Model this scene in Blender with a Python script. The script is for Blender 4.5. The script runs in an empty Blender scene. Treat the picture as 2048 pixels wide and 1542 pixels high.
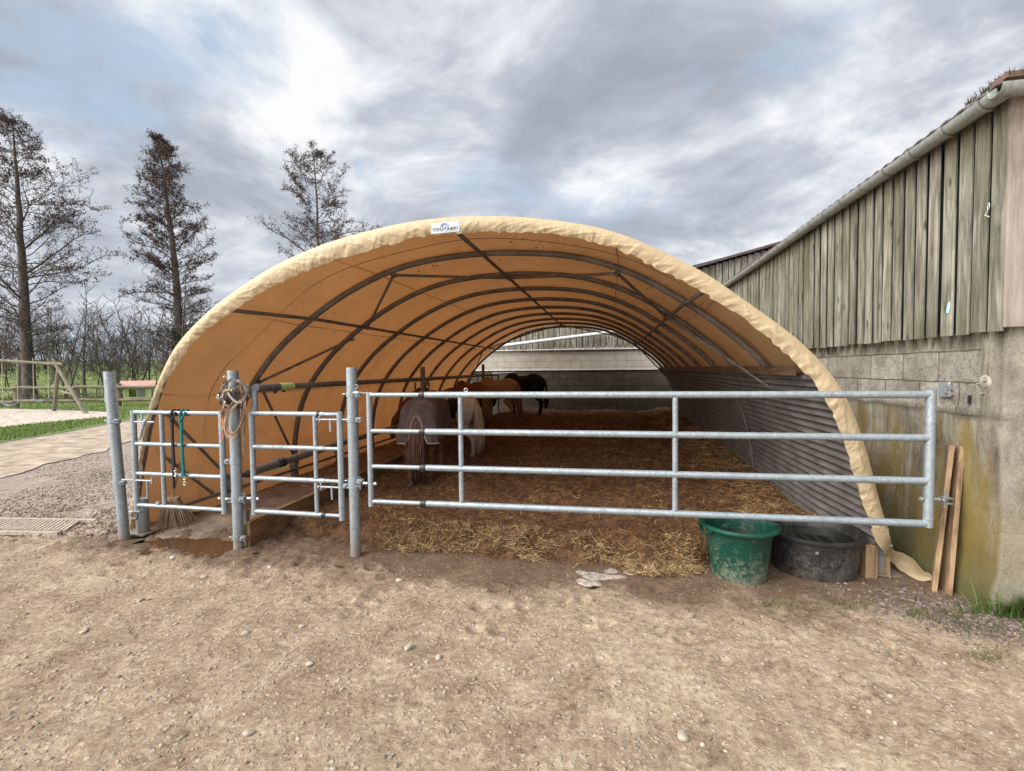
import bpy, bmesh, math, random
import numpy as np
from mathutils import Vector, Matrix
R = math.radians
PI = math.pi
scene = bpy.context.scene
COL = scene.collection
# ------------------------------------------------------------------ camera
F = 950.0; H = 1.65; YAW = math.atan(181 / 950.0); PITCH = math.atan(33.5 / F); ROLL = math.atan(0.009)
_f = np.array([-math.sin(YAW) * math.cos(PITCH), math.cos(YAW) * math.cos(PITCH), -math.sin(PITCH)])
_r = np.array([math.cos(YAW), math.sin(YAW), 0.0]); _u = np.cross(_r, _f)
EX = math.cos(ROLL) * _r - math.sin(ROLL) * _u
EY = math.sin(ROLL) * _r + math.cos(ROLL) * _u
CP = np.array([0, 0, H])
cam = bpy.data.cameras.new('camera'); cam.sensor_width = 36; cam.lens = 36 * F / 2048
cam.clip_start = 0.05; cam.clip_end = 2000
co = bpy.data.objects.new('camera', cam); COL.objects.link(co)
co.matrix_world = Matrix(((EX[0], EY[0], -_f[0], 0), (EX[1], EY[1], -_f[1], 0), (EX[2], EY[2], -_f[2], H), (0, 0, 0, 1)))
scene.camera = co
# measured points of the place: where a sight line of the survey photo meets a known plane
def ray(u, v): return _f + EX * (u - 1024) / F - EY * (v - 771) / F
def onz(u, v, z=0.0):
    d = ray(u, v); return Vector(CP + (z - H) / d[2] * d)
def ony(u, v, y):
    d = ray(u, v); return Vector(CP + y / d[1] * d)
def onx(u, v, x):
    d = ray(u, v); return Vector(CP + x / d[0] * d)
def far(u, v, depth):
    d = ray(u, v); return Vector(CP + depth * d)
# ------------------------------------------------------------------ world and sun
SUN_EL = R(38); SUN_AZ = R(232)      # azimuth clockwise from +Y : behind the viewer's left
w = bpy.data.worlds.new("World"); scene.world = w; w.use_nodes = True
nt = w.node_tree; nt.nodes.clear()
def N(t, k, **kw):
    n = t.nodes.new(k)
    for a, b in kw.items(): setattr(n, a, b)
    return n
def mth(t, op, a, b=None, clamp=False):
    n = N(t, 'ShaderNodeMath', operation=op, use_clamp=clamp)
    for i, s in enumerate((a, b)):
        if s is None: continue
        if isinstance(s, (int, float)): n.inputs[i].default_value = s
        else: t.links.new(s, n.inputs[i])
    return n.outputs[0]
def ramp(t, fac, stops, interp='LINEAR'):
    n = N(t, 'ShaderNodeValToRGB'); cr = n.color_ramp; cr.interpolation = interp
    while len(cr.elements) < len(stops): cr.elements.new(0.5)
    for e, (p, c) in zip(cr.elements, stops):
        e.position = p; e.color = (c[0], c[1], c[2], 1) if not isinstance(c, (int, float)) else (c, c, c, 1)
    t.links.new(fac, n.inputs[0]); return n.outputs[0]
def mixc(t, fac, a, b, mode='MIX'):
    n = N(t, 'ShaderNodeMix', data_type='RGBA', blend_type=mode)
    for s, i in ((fac, 0), (a, 6), (b, 7)):
        if isinstance(s, (int, float)): n.inputs[i].default_value = s
        elif isinstance(s, (tuple, list)): n.inputs[i].default_value = (s[0], s[1], s[2], 1)
        else: t.links.new(s, n.inputs[i])
    return n.outputs[2]
def noise(t, vec, scale, detail=4, rough=0.55, dist=0.0, dim='3D'):
    n = N(t, 'ShaderNodeTexNoise', noise_dimensions=dim)
    n.inputs['Scale'].default_value = scale; n.inputs['Detail'].default_value = detail
    n.inputs['Roughness'].default_value = rough; n.inputs['Distortion'].default_value = dist
    if vec is not None: t.links.new(vec, n.inputs['Vector'])
    return n.outputs[0]
sky = N(nt, 'ShaderNodeTexSky', sky_type='NISHITA'); sky.sun_disc = False
sky.sun_elevation = SUN_EL; sky.sun_rotation = SUN_AZ
tc = N(nt, 'ShaderNodeTexCoord')
sep = N(nt, 'ShaderNodeSeparateXYZ'); nt.links.new(tc.outputs['Generated'], sep.inputs[0])
zc = mth(nt, 'ADD', mth(nt, 'MAXIMUM', sep.outputs[2], 0.0), 0.26)
cmb = N(nt, 'ShaderNodeCombineXYZ')
nt.links.new(mth(nt, 'DIVIDE', sep.outputs[0], zc), cmb.inputs[0])
nt.links.new(mth(nt, 'DIVIDE', sep.outputs[1], zc), cmb.inputs[1])
cmb.inputs[2].default_value = 3.7
rotn = N(nt, 'ShaderNodeMapping'); rotn.inputs['Rotation'].default_value = (0, 0, R(-32)); rotn.inputs['Scale'].default_value = (1.15, 1.30, 1)
rotn.inputs['Location'].default_value = (2.4, 0.4, 0)
nt.links.new(cmb.outputs[0], rotn.inputs[0]); cv = rotn.outputs[0]
nbig = noise(nt, cv, 0.75, 3, 0.5, 0.25)
nmid = noise(nt, cv, 1.9, 10, 0.6, 0.55)
nsml = noise(nt, cmb.outputs[0], 4.2, 9, 0.6, 0.2)
cover = mth(nt, 'ADD', mth(nt, 'MULTIPLY', nbig, 0.55), mth(nt, 'ADD', mth(nt, 'MULTIPLY', nmid, 0.5), mth(nt, 'MULTIPLY', nsml, 0.12)))
cfac = ramp(nt, cover, [(0.44, 0.0), (0.54, 1.0)])
shade = mth(nt, 'ADD', mth(nt, 'MULTIPLY', noise(nt, cv, 1.35, 9, 0.58, 0.5), 0.78), mth(nt, 'MULTIPLY', nsml, 0.22))
ccol = ramp(nt, shade, [(0.40, (0.97, 0.98, 1.0)), (0.46, (0.76, 0.79, 0.85)), (0.515, (0.57, 0.61, 0.69)), (0.57, (0.46, 0.50, 0.575)), (0.66, (0.38, 0.42, 0.495))])
blue = mixc(nt, 1.0, sky.outputs[0], (0.11, 0.11, 0.105), 'MULTIPLY')
blue = mixc(nt, 0.75, blue, (0.56, 0.70, 0.88))
skyc = mixc(nt, cfac, blue, ccol)
hz = ramp(nt, sep.outputs[2], [(0.0, 1.0), (0.22, 0.0)])
skyc = mixc(nt, mth(nt, 'MULTIPLY', hz, 0.55), skyc, (0.74, 0.79, 0.85))
# bright fill glow added to the unseen sky round the sun, for soft light
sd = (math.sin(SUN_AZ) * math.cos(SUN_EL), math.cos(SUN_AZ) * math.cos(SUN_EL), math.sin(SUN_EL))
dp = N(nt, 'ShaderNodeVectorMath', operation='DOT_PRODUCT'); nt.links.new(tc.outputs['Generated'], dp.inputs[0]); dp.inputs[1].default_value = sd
fill_glow = ramp(nt, dp.outputs['Value'], [(0.60, 0.0), (1.0, 1.0)])
skyc = mixc(nt, mth(nt, 'MULTIPLY', fill_glow, 1.0), skyc, (6.4, 6.1, 5.7))
bg = N(nt, 'ShaderNodeBackground'); bg.inputs[1].default_value = 0.78
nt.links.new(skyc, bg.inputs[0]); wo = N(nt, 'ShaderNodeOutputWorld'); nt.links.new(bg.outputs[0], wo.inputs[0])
sl = bpy.data.lights.new('sun', 'SUN'); sl.energy = 1.3; sl.angle = R(16); sl.color = (1, 0.94, 0.85)
so = bpy.data.objects.new('sun', sl); COL.objects.link(so)
so.rotation_euler = Vector((-sd[0], -sd[1], -sd[2])).to_track_quat('-Z', 'Y').to_euler()
vs = scene.view_settings; vs.view_transform = 'Standard'; vs.look = 'None'; vs.exposure = 0.35; vs.gamma = 1
scene.cycles.use_denoising = True
scene.cycles.max_bounces = 8; scene.cycles.transparent_max_bounces = 6; scene.cycles.transmission_bounces = 6
# ------------------------------------------------------------------ helpers
rng = np.random.default_rng(7)
def tagp(o, label=None, cat=None, group=None, kind=None):
    if label: o['label'] = label
    if cat: o['category'] = cat
    if group: o['group'] = group
    if kind: o['kind'] = kind
    return o
def thing(name, label, cat, loc=(0, 0, 0), rz=0, group=None):
    o = bpy.data.objects.new(name, None); COL.objects.link(o); o.location = loc; o.rotation_euler = (0, 0, rz)
    o.empty_display_size = 0.1
    return tagp(o, label, cat, group)
class MB:
    def __init__(s): s.v = []; s.f = []; s.c = []; s.cur = None
    def add(s, vs_, fs):
        b = len(s.v); s.v += [tuple(p) for p in vs_]; s.f += [tuple(i + b for i in f) for f in fs]
        if s.cur is not None: s.c += [s.cur] * len(fs)
        return s
    def box(s, c, size, rot=None, bev=0.0):
        x, y, z = (q / 2 for q in size)
        vs_ = [Vector((a, b, d)) for a in (-x, x) for b in (-y, y) for d in (-z, z)]
        if rot is not None: vs_ = [rot @ p for p in vs_]
        c = Vector(c); vs_ = [p + c for p in vs_]
        return s.add(vs_, [(0, 1, 3, 2), (4, 6, 7, 5), (0, 4, 5, 1), (2, 3, 7, 6), (0, 2, 6, 4), (1, 5, 7, 3)])
    def beam(s, a, b, wd, th, up=(0, 0, 1)):
        a = Vector(a); b = Vector(b); d = (b - a); L = d.length; d.normalize()
        sx = d.cross(Vector(up)); 
        if sx.length < 1e-4: sx = Vector((1, 0, 0))
        sx.normalize(); sz = sx.cross(d)
        m = Matrix((d, sx, sz)).transposed()
        return s.box((a + b) / 2, (L, wd, th), m)
    def tube(s, pts, r, n=8, cap=True, flat=None):
        pts = [Vector(p) for p in pts]; k = len(pts)
        rs = r if isinstance(r, (list, tuple, np.ndarray)) else [r] * k
        t0 = (pts[1] - pts[0]).normalized(); ref = Vector((0, 0, 1)) if abs(t0.z) < 0.9 else Vector((1, 0, 0))
        nx = t0.cross(ref).normalized(); vs_ = []; fs = []
        for i in range(k):
            t = (pts[min(i + 1, k - 1)] - pts[max(i - 1, 0)])
            if t.length < 1e-9: t = t0
            t = t.normalized(); nx = (nx - t * nx.dot(t)); nx = nx.normalized() if nx.length > 1e-6 else t.orthogonal().normalized()
            ny = t.cross(nx)
            for j in range(n):
                a = 2 * PI * j / n
                f1, f2 = (1, 1) if flat is None else flat
                vs_.append(pts[i] + nx * (math.cos(a) * rs[i] * f1) + ny * (math.sin(a) * rs[i] * f2))
        for i in range(k - 1):
            for j in range(n):
                fs.append((i * n + j, i * n + (j + 1) % n, (i + 1) * n + (j + 1) % n, (i + 1) * n + j))
        if cap: fs.append(tuple(range(n - 1, -1, -1))); fs.append(tuple((k - 1) * n + j for j in range(n)))
        return s.add(vs_, fs)
    def lathe(s, prof, c=(0, 0, 0), n=32, sx=1, sy=1, capb=False, capt=False, rot=None):
        vs_ = []; k = len(prof)
        for r, z in prof:
            for j in range(n):
                a = 2 * PI * j / n; vs_.append(Vector((r * math.cos(a) * sx, r * math.sin(a) * sy, z)))
        if rot is not None: vs_ = [rot @ p for p in vs_]
        c = Vector(c); vs_ = [p + c for p in vs_]
        fs = [(i * n + j, i * n + (j + 1) % n, (i + 1) * n + (j + 1) % n, (i + 1) * n + j) for i in range(k - 1) for j in range(n)]
        if capb: fs.append(tuple(range(n - 1, -1, -1)))
        if capt: fs.append(tuple((k - 1) * n + j for j in range(n)))
        return s.add(vs_, fs)
    def torus(s, c, R_, r, rot=None, n=20, m=8, arc=2 * PI, a0=0):
        k = n + 1 if arc < 2 * PI - 1e-3 else n
        pts = []
        for i in range(k):
            a = a0 + arc * i / n; pts.append(Vector((R_ * math.cos(a), R_ * math.sin(a), 0)))
        if arc >= 2 * PI - 1e-3: pts.append(pts[0].copy())
        if rot is not None: pts = [rot @ p for p in pts]
        return s.tube([p + Vector(c) for p in pts], r, m, cap=False)
    def ball(s, c, r, seg=12, rings=8, sc=(1, 1, 1), rot=None):
        vs_ = [Vector((0, 0, -r))]; 
        for i in range(1, rings):
            a = -PI / 2 + PI * i / rings
            for j in range(seg):
                b = 2 * PI * j / seg; vs_.append(Vector((r * math.cos(a) * math.cos(b), r * math.cos(a) * math.sin(b), r * math.sin(a))))
        vs_.append(Vector((0, 0, r))); top = len(vs_) - 1; fs = []
        for j in range(seg):
            fs.append((0, 1 + (j + 1) % seg, 1 + j)); b = 1 + (rings - 2) * seg
            fs.append((b + j, b + (j + 1) % seg, top))
        for i in range(rings - 2):
            for j in range(seg):
                fs.append((1 + i * seg + j, 1 + i * seg + (j + 1) % seg, 1 + (i + 1) * seg + (j + 1) % seg, 1 + (i + 1) * seg + j))
        vs_ = [Vector((p.x * sc[0], p.y * sc[1], p.z * sc[2])) for p in vs_]
        if rot is not None: vs_ = [rot @ p for p in vs_]
        c = Vector(c); return s.add([p + c for p in vs_], fs)
    def build(s, name, mat, parent=None, smooth=True, bev=0, label=None, angle=35):
        me = bpy.data.meshes.new(name); me.from_pydata(s.v, [], s.f)
        if s.c:
            at = me.color_attributes.new('Col', 'FLOAT_COLOR', 'CORNER')
            arr = np.repeat(np.array([(c[0], c[1], c[2], 1) for c in s.c]), [len(f) for f in s.f], axis=0)
            at.data.foreach_set('color', arr.ravel())
        me.materials.append(mat); o = bpy.data.objects.new(name, me); COL.objects.link(o)
        if parent is not None: o.parent = parent
        if smooth:
            me.polygons.foreach_set('use_smooth', [True] * len(me.polygons))
            if angle: me.set_sharp_from_angle(angle=R(angle))
        if bev:
            m = o.modifiers.new('bevel', 'BEVEL'); m.width = bev; m.segments = 2; m.limit_method = 'ANGLE'
        if label: o['label'] = label
        return o
def npmesh(name, V, Fq, mat, parent=None, cols=None, smooth=False):
    """V (n,3), Fq (m,k) indices, cols per face (m,3)"""
    V = np.asarray(V, dtype=np.float32); Fq = np.asarray(Fq, dtype=np.int32)
    me = bpy.data.meshes.new(name); m, k = Fq.shape
    me.vertices.add(len(V)); me.vertices.foreach_set('co', V.ravel())
    me.loops.add(m * k); me.loops.foreach_set('vertex_index', Fq.ravel())
    me.polygons.add(m); me.polygons.foreach_set('loop_start', np.arange(0, m * k, k, dtype=np.int32))
    if smooth: me.polygons.foreach_set('use_smooth', np.ones(m, dtype=bool))
    me.update(calc_edges=True)
    if cols is not None:
        at = me.color_attributes.new('Col', 'FLOAT_COLOR', 'CORNER')
        c = np.concatenate([np.asarray(cols, dtype=np.float32), np.ones((m, 1), dtype=np.float32)], axis=1)
        at.data.foreach_set('color', np.repeat(c, k, axis=0).ravel())
    me.materials.append(mat); o = bpy.data.objects.new(name, me); COL.objects.link(o)
    if parent is not None: o.parent = parent
    return o
def gridf(nx, ny):
    i = np.arange(nx - 1)[:, None] * ny + np.arange(ny - 1)[None, :]
    i = i.ravel(); return np.stack([i, i + ny, i + ny + 1, i + 1], 1)
_P = np.random.default_rng(3).random((256, 256)).astype(np.float32)
def vn(x, y):
    x = np.asarray(x, dtype=np.float64); y = np.asarray(y, dtype=np.float64)
    xi = np.floor(x).astype(int); yi = np.floor(y).astype(int); fx = x - xi; fy = y - yi
    fx = fx * fx * (3 - 2 * fx); fy = fy * fy * (3 - 2 * fy)
    a = _P[xi % 256, yi % 256]; b = _P[(xi + 1) % 256, yi % 256]; c = _P[xi % 256, (yi + 1) % 256]; d = _P[(xi + 1) % 256, (yi + 1) % 256]
    return (a * (1 - fx) + b * fx) * (1 - fy) + (c * (1 - fx) + d * fx) * fy
def fbm(x, y, o=4, g=0.5):
    s = 0; a = 1; t = 0
    for i in range(o):
        s = s + a * vn(np.asarray(x) * 2 ** i + 17.3 * i, np.asarray(y) * 2 ** i + 9.1 * i); t += a; a *= g
    return s / t
def sst(a, b, x):
    t = np.clip((np.asarray(x, dtype=float) - a) / (b - a), 0, 1); return t * t * (3 - 2 * t)
# ------------------------------------------------------------------ materials
def newmat(name):
    m = bpy.data.materials.new(name); m.use_nodes = True; t = m.node_tree; t.nodes.clear()
    o = N(t, 'ShaderNodeOutputMaterial'); b = N(t, 'ShaderNodeBsdfPrincipled'); t.links.new(b.outputs[0], o.inputs[0])
    return m, t, b, o
def vec(t, kind='Object', scale=(1, 1, 1), loc=(0, 0, 0)):
    if kind == 'Position':
        src = N(t, 'ShaderNodeNewGeometry').outputs['Position']
    else: src = N(t, 'ShaderNodeTexCoord').outputs[kind]
    mp = N(t, 'ShaderNodeMapping'); mp.inputs['Scale'].default_value = scale; mp.inputs['Location'].default_value = loc
    t.links.new(src, mp.inputs[0]); return mp.outputs[0]
def setc(t, b, name, s):
    i = b.inputs[name]
    if isinstance(s, (int, float)): i.default_value = s
    elif isinstance(s, (tuple, list)): i.default_value = (s[0], s[1], s[2], 1)
    else: t.links.new(s, i)
def bump(t, b, h, strength=0.3, dist=0.01, nrm=None):
    n = N(t, 'ShaderNodeBump'); n.inputs['Strength'].default_value = strength; n.inputs['Distance'].default_value = dist
    t.links.new(h, n.inputs['Height'])
    if nrm is not None: t.links.new(nrm, n.inputs['Normal'])
    t.links.new(n.outputs[0], b.inputs['Normal']); return n.outputs[0]
def pm(name, stops, scale=5, rough=0.7, metal=0, bs=0.3, bd=0.005, bscale=40, sc=(1, 1, 1), detail=5, attr=False, spec=0.5, kind='Position', dirt=None):
    m, t, b, o = newmat(name); v = vec(t, kind, sc)
    f = noise(t, v, scale, detail, 0.6)
    c = ramp(t, f, stops)
    if attr:
        a = N(t, 'ShaderNodeAttribute', attribute_name='Col'); c = mixc(t, 1.0, c, a.outputs[0], 'MULTIPLY')
    if dirt:
        dn = noise(t, v, dirt[1], 6, 0.7); df = ramp(t, dn, [(dirt[2], 0.0), (dirt[3], 1.0)])
        c = mixc(t, df, c, dirt[0])
        setc(t, b, 'Roughness', mth(t, 'ADD', mth(t, 'MULTIPLY', df, max(0.0, 0.9 - rough)), rough))
    else: setc(t, b, 'Roughness', rough)
    setc(t, b, 'Base Color', c); setc(t, b, 'Metallic', metal)
    b.inputs['Specular IOR Level'].default_value = spec
    if bs: bump(t, b, noise(t, v, bscale, 5, 0.6), bs, bd)
    return m
M = {}
def galvm(name, tint, rough=0.42, metal=0.55):
    m, t, b, o = newmat(name); v = vec(t, 'Position')
    vo = N(t, 'ShaderNodeTexVoronoi'); vo.inputs['Scale'].default_value = 70; t.links.new(v, vo.inputs['Vector'])
    sep_ = N(t, 'ShaderNodeSeparateColor'); t.links.new(vo.outputs['Color'], sep_.inputs[0])
    f = mth(t, 'ADD', mth(t, 'MULTIPLY', sep_.outputs[0], 0.35), mth(t, 'MULTIPLY', noise(t, v, 9, 6, 0.65), 0.65))
    c = ramp(t, f, [(0.25, [q * 0.72 for q in tint]), (0.55, tint), (0.8, [min(1, q * 1.22) for q in tint])])
    st = ramp(t, noise(t, vec(t, 'Position', (3, 3, 0.8)), 7, 6, 0.7), [(0.53, 0.0), (0.70, 0.6)])
    c = mixc(t, st, c, [tint[0] * 0.66, tint[1] * 0.58, tint[2] * 0.50])
    c = mixc(t, ramp(t, noise(t, v, 19, 6, 0.75), [(0.66, 0.0), (0.72, 0.65)]), c, (0.22, 0.15, 0.09))
    # dust and dried mud thrown up on the lowest hand of the metal
    sp = N(t, 'ShaderNodeSeparateXYZ'); t.links.new(N(t, 'ShaderNodeNewGeometry').outputs['Position'], sp.inputs[0])
    zf = mth(t, 'ADD', sp.outputs[2], mth(t, 'MULTIPLY', noise(t, v, 14, 4), 0.22))
    c = mixc(t, ramp(t, zf, [(0.12, 0.8), (0.32, 0.0)]), c, (0.30, 0.24, 0.18))
    setc(t, b, 'Base Color', c); b.inputs['Metallic'].default_value = metal
    setc(t, b, 'Roughness', ramp(t, f, [(0.2, rough + 0.15), (0.8, rough - 0.08)]))
    bump(t, b, noise(t, v, 55, 5, 0.6), 0.25, 0.004); return m
M['galv'] = galvm('galvanised_steel', (0.33, 0.385, 0.43), .48, .5)
M['galv_old'] = galvm('weathered_pipe', (0.19, 0.18, 0.18), 0.55, 0.35)
M['zinc'] = galvm('zinc_gutter', (0.33, 0.36, 0.35), 0.5, 0.3)
M['bolt'] = pm('bright_bolt', [(0.3, (0.30, 0.32, 0.34)), (0.7, (0.46, 0.48, 0.50))], 30, 0.4, 0.7, 0.1)
M['brass'] = pm('snap_hook_metal', [(0.3, (0.6, 0.55, 0.42)), (0.7, (0.8, 0.76, 0.62))], 30, 0.3, 0.9, 0)
M['rib'] = pm('dull_frame_tube', [(0.3, (0.13, 0.118, 0.11)), (0.7, (0.25, 0.23, 0.215))], 6, 0.62, 0.3, 0.2, dirt=((0.12, 0.085, 0.06), 5, 0.55, 0.75))
M['rib_dim'] = pm('weld_line_brown', [(0.3, (0.22, 0.13, 0.07)), (0.7, (0.28, 0.17, 0.09))], 6, .8, 0, 0)
M['tape'] = pm('black_tape', [(0.3, (0.012, 0.012, 0.013)), (0.7, (0.03, 0.03, 0.032))], 20, 0.35, 0, 0.3)
M['greentape'] = pm('lime_tape', [(0.3, (0.36, 0.50, 0.16)), (0.7, (0.52, 0.66, 0.28))], 30, 0.5, 0, 0.3)
M['plug'] = pm('black_rubber', [(0.3, (0.015, 0.015, 0.015)), (0.7, (0.035, 0.035, 0.035))], 20, 0.5, 0, 0.2)
def tarpm(name, refl, trans, k, wr=0.5, wscale=2.2, bd=0.09):
    m, t, b, o = newmat(name); v = vec(t, 'Position')
    n1 = noise(t, vec(t, 'Position', (1, 0.35, 1)), wscale, 5, 0.55, 0.6); n2 = noise(t, v, 9, 4, 0.6, 0.5)
    stn = noise(t, v, 1.7, 6, 0.6)
    rc = ramp(t, stn, [(0.3, [q * 0.86 for q in refl]), (0.7, refl)])
    tcx = ramp(t, stn, [(0.3, [q * 0.85 for q in trans]), (0.7, trans)])
    df = N(t, 'ShaderNodeBsdfPrincipled'); setc(t, df, 'Base Color', rc); df.inputs['Roughness'].default_value = 0.48
    df.inputs['Specular IOR Level'].default_value = 0.35
    tl = N(t, 'ShaderNodeBsdfTranslucent'); setc(t, tl, 'Color', tcx)
    h = mth(t, 'ADD', n1, mth(t, 'MULTIPLY', n2, 0.22))
    bn = N(t, 'ShaderNodeBump'); bn.inputs['Strength'].default_value = wr; bn.inputs['Distance'].default_value = bd
    t.links.new(h, bn.inputs['Height']); t.links.new(bn.outputs[0], df.inputs['Normal']); t.links.new(bn.outputs[0], tl.inputs['Normal'])
    mx = N(t, 'ShaderNodeMixShader'); mx.inputs[0].default_value = k
    t.links.new(df.outputs[0], mx.inputs[1]); t.links.new(tl.outputs[0], mx.inputs[2]); t.links.new(mx.outputs[0], o.inputs[0])
    return m
M['tarp'] = tarpm('tarpaulin', (0.48, 0.35, 0.20), (0.68, 0.29, 0.10), 0.158, 0.5, 2.0, 0.13)
M['hem'] = tarpm('tarpaulin_hem', (0.50, 0.395, 0.25), (0.7, 0.45, 0.2), 0.05, 0.35, 9, 0.03)
def boardm(name, stops, sepdark=(0.05, 0.055, 0.035)):
    m, t, b, o = newmat(name)
    v = vec(t, 'Position', (9, 9, 0.7)); a = N(t, 'ShaderNodeAttribute', attribute_name='Col')
    sh = N(t, 'ShaderNodeVectorMath', operation='MULTIPLY_ADD'); t.links.new(a.outputs['Color'], sh.inputs[0]); sh.inputs[1].default_value = (37, 53, 91)
    t.links.new(v, sh.inputs[2]); v = sh.outputs[0]
    g = noise(t, v, 3.2, 7, 0.62, 0.6); c = ramp(t, g, stops)
    sepn = N(t, 'ShaderNodeSeparateColor'); t.links.new(a.outputs['Color'], sepn.inputs[0])
    br = mth(t, 'ADD', mth(t, 'MULTIPLY', sepn.outputs[0], 0.36), 0.70)
    cb = N(t, 'ShaderNodeCombineColor'); [t.links.new(br, cb.inputs[i]) for i in range(3)]
    c = mixc(t, 1.0, c, cb.outputs[0], 'MULTIPLY')
    v2 = vec(t, 'Position', (1.3, 1.3, 0.55))
    al = ramp(t, noise(t, v2, 1.6, 7, 0.65), [(0.45, 0.0), (0.64, 0.8)])
    c = mixc(t, al, c, (0.085, 0.085, 0.05))
    # knots
    vo = N(t, 'ShaderNodeTexVoronoi'); vo.inputs['Scale'].default_value = 1.0
    kv = vec(t, 'Position', (7.5, 7.5, 3.2)); t.links.new(kv, vo.inputs['Vector'])
    kn = ramp(t, vo.outputs['Distance'], [(0.07, 1.0), (0.17, 0.0)])
    c = mixc(t, mth(t, 'MULTIPLY', kn, 0.85), c, sepdark)
    setc(t, b, 'Base Color', c); b.inputs['Roughness'].default_value = 0.85; b.inputs['Specular IOR Level'].default_value = 0.25
    bump(t, b, mth(t, 'ADD', g, mth(t, 'MULTIPLY', kn, -0.4)), 0.5, 0.006); return m
M['board'] = boardm('weathered_boards', [(0.32, (0.08, 0.078, 0.064)), (0.47, (0.20, 0.195, 0.16)), (0.64, (0.36, 0.35, 0.295))])
M['board_new'] = boardm('pinkish_new_board', [(0.28, (0.23, 0.19, 0.165)), (0.48, (0.32, 0.27, 0.24)), (0.70, (0.40, 0.35, 0.32))], (0.24, 0.15, 0.11))
def woodm(name, stops, sc):
    m, t, b, o = newmat(name); v = vec(t, 'Object', sc); g = noise(t, v, 4, 6, 0.6, 0.8)
    c = ramp(t, g, stops)
    dn = ramp(t, noise(t, vec(t, 'Object'), 5, 6, 0.7), [(0.5, 0.0), (0.72, 0.6)]); c = mixc(t, dn, c, [q * 0.5 for q in stops[0][1]])
    setc(t, b, 'Base Color', c); b.inputs['Roughness'].default_value = 0.75; bump(t, b, g, 0.3, 0.003); return m
M['plank'] = woodm('sawn_plank', [(0.32, (0.13, 0.078, 0.042)), (0.5, (0.30, 0.20, 0.115)), (0.7, (0.42, 0.30, 0.18))], (6, 6, 0.6))
M['kick'] = woodm('kick_board_wood', [(0.3, (0.13, 0.075, 0.035)), (0.55, (0.25, 0.15, 0.07)), (0.75, (0.36, 0.23, 0.12))], (6, 0.6, 6))
M['purlinwood'] = woodm('brown_timber', [(0.3, (0.06, 0.035, 0.02)), (0.55, (0.12, 0.07, 0.04)), (0.75, (0.17, 0.10, 0.06))], (6, 0.6, 6))
M['rail'] = pm('fence_timber', [(0.3, (0.13, 0.11, 0.078)), (0.7, (0.28, 0.245, 0.185))], 3, 0.85, 0, 0.4)
M['swing'] = pm('swing_timber', [(0.3, (0.12, 0.108, 0.08)), (0.7, (0.25, 0.225, 0.17))], 3, 0.85, 0, 0.4)
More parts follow.
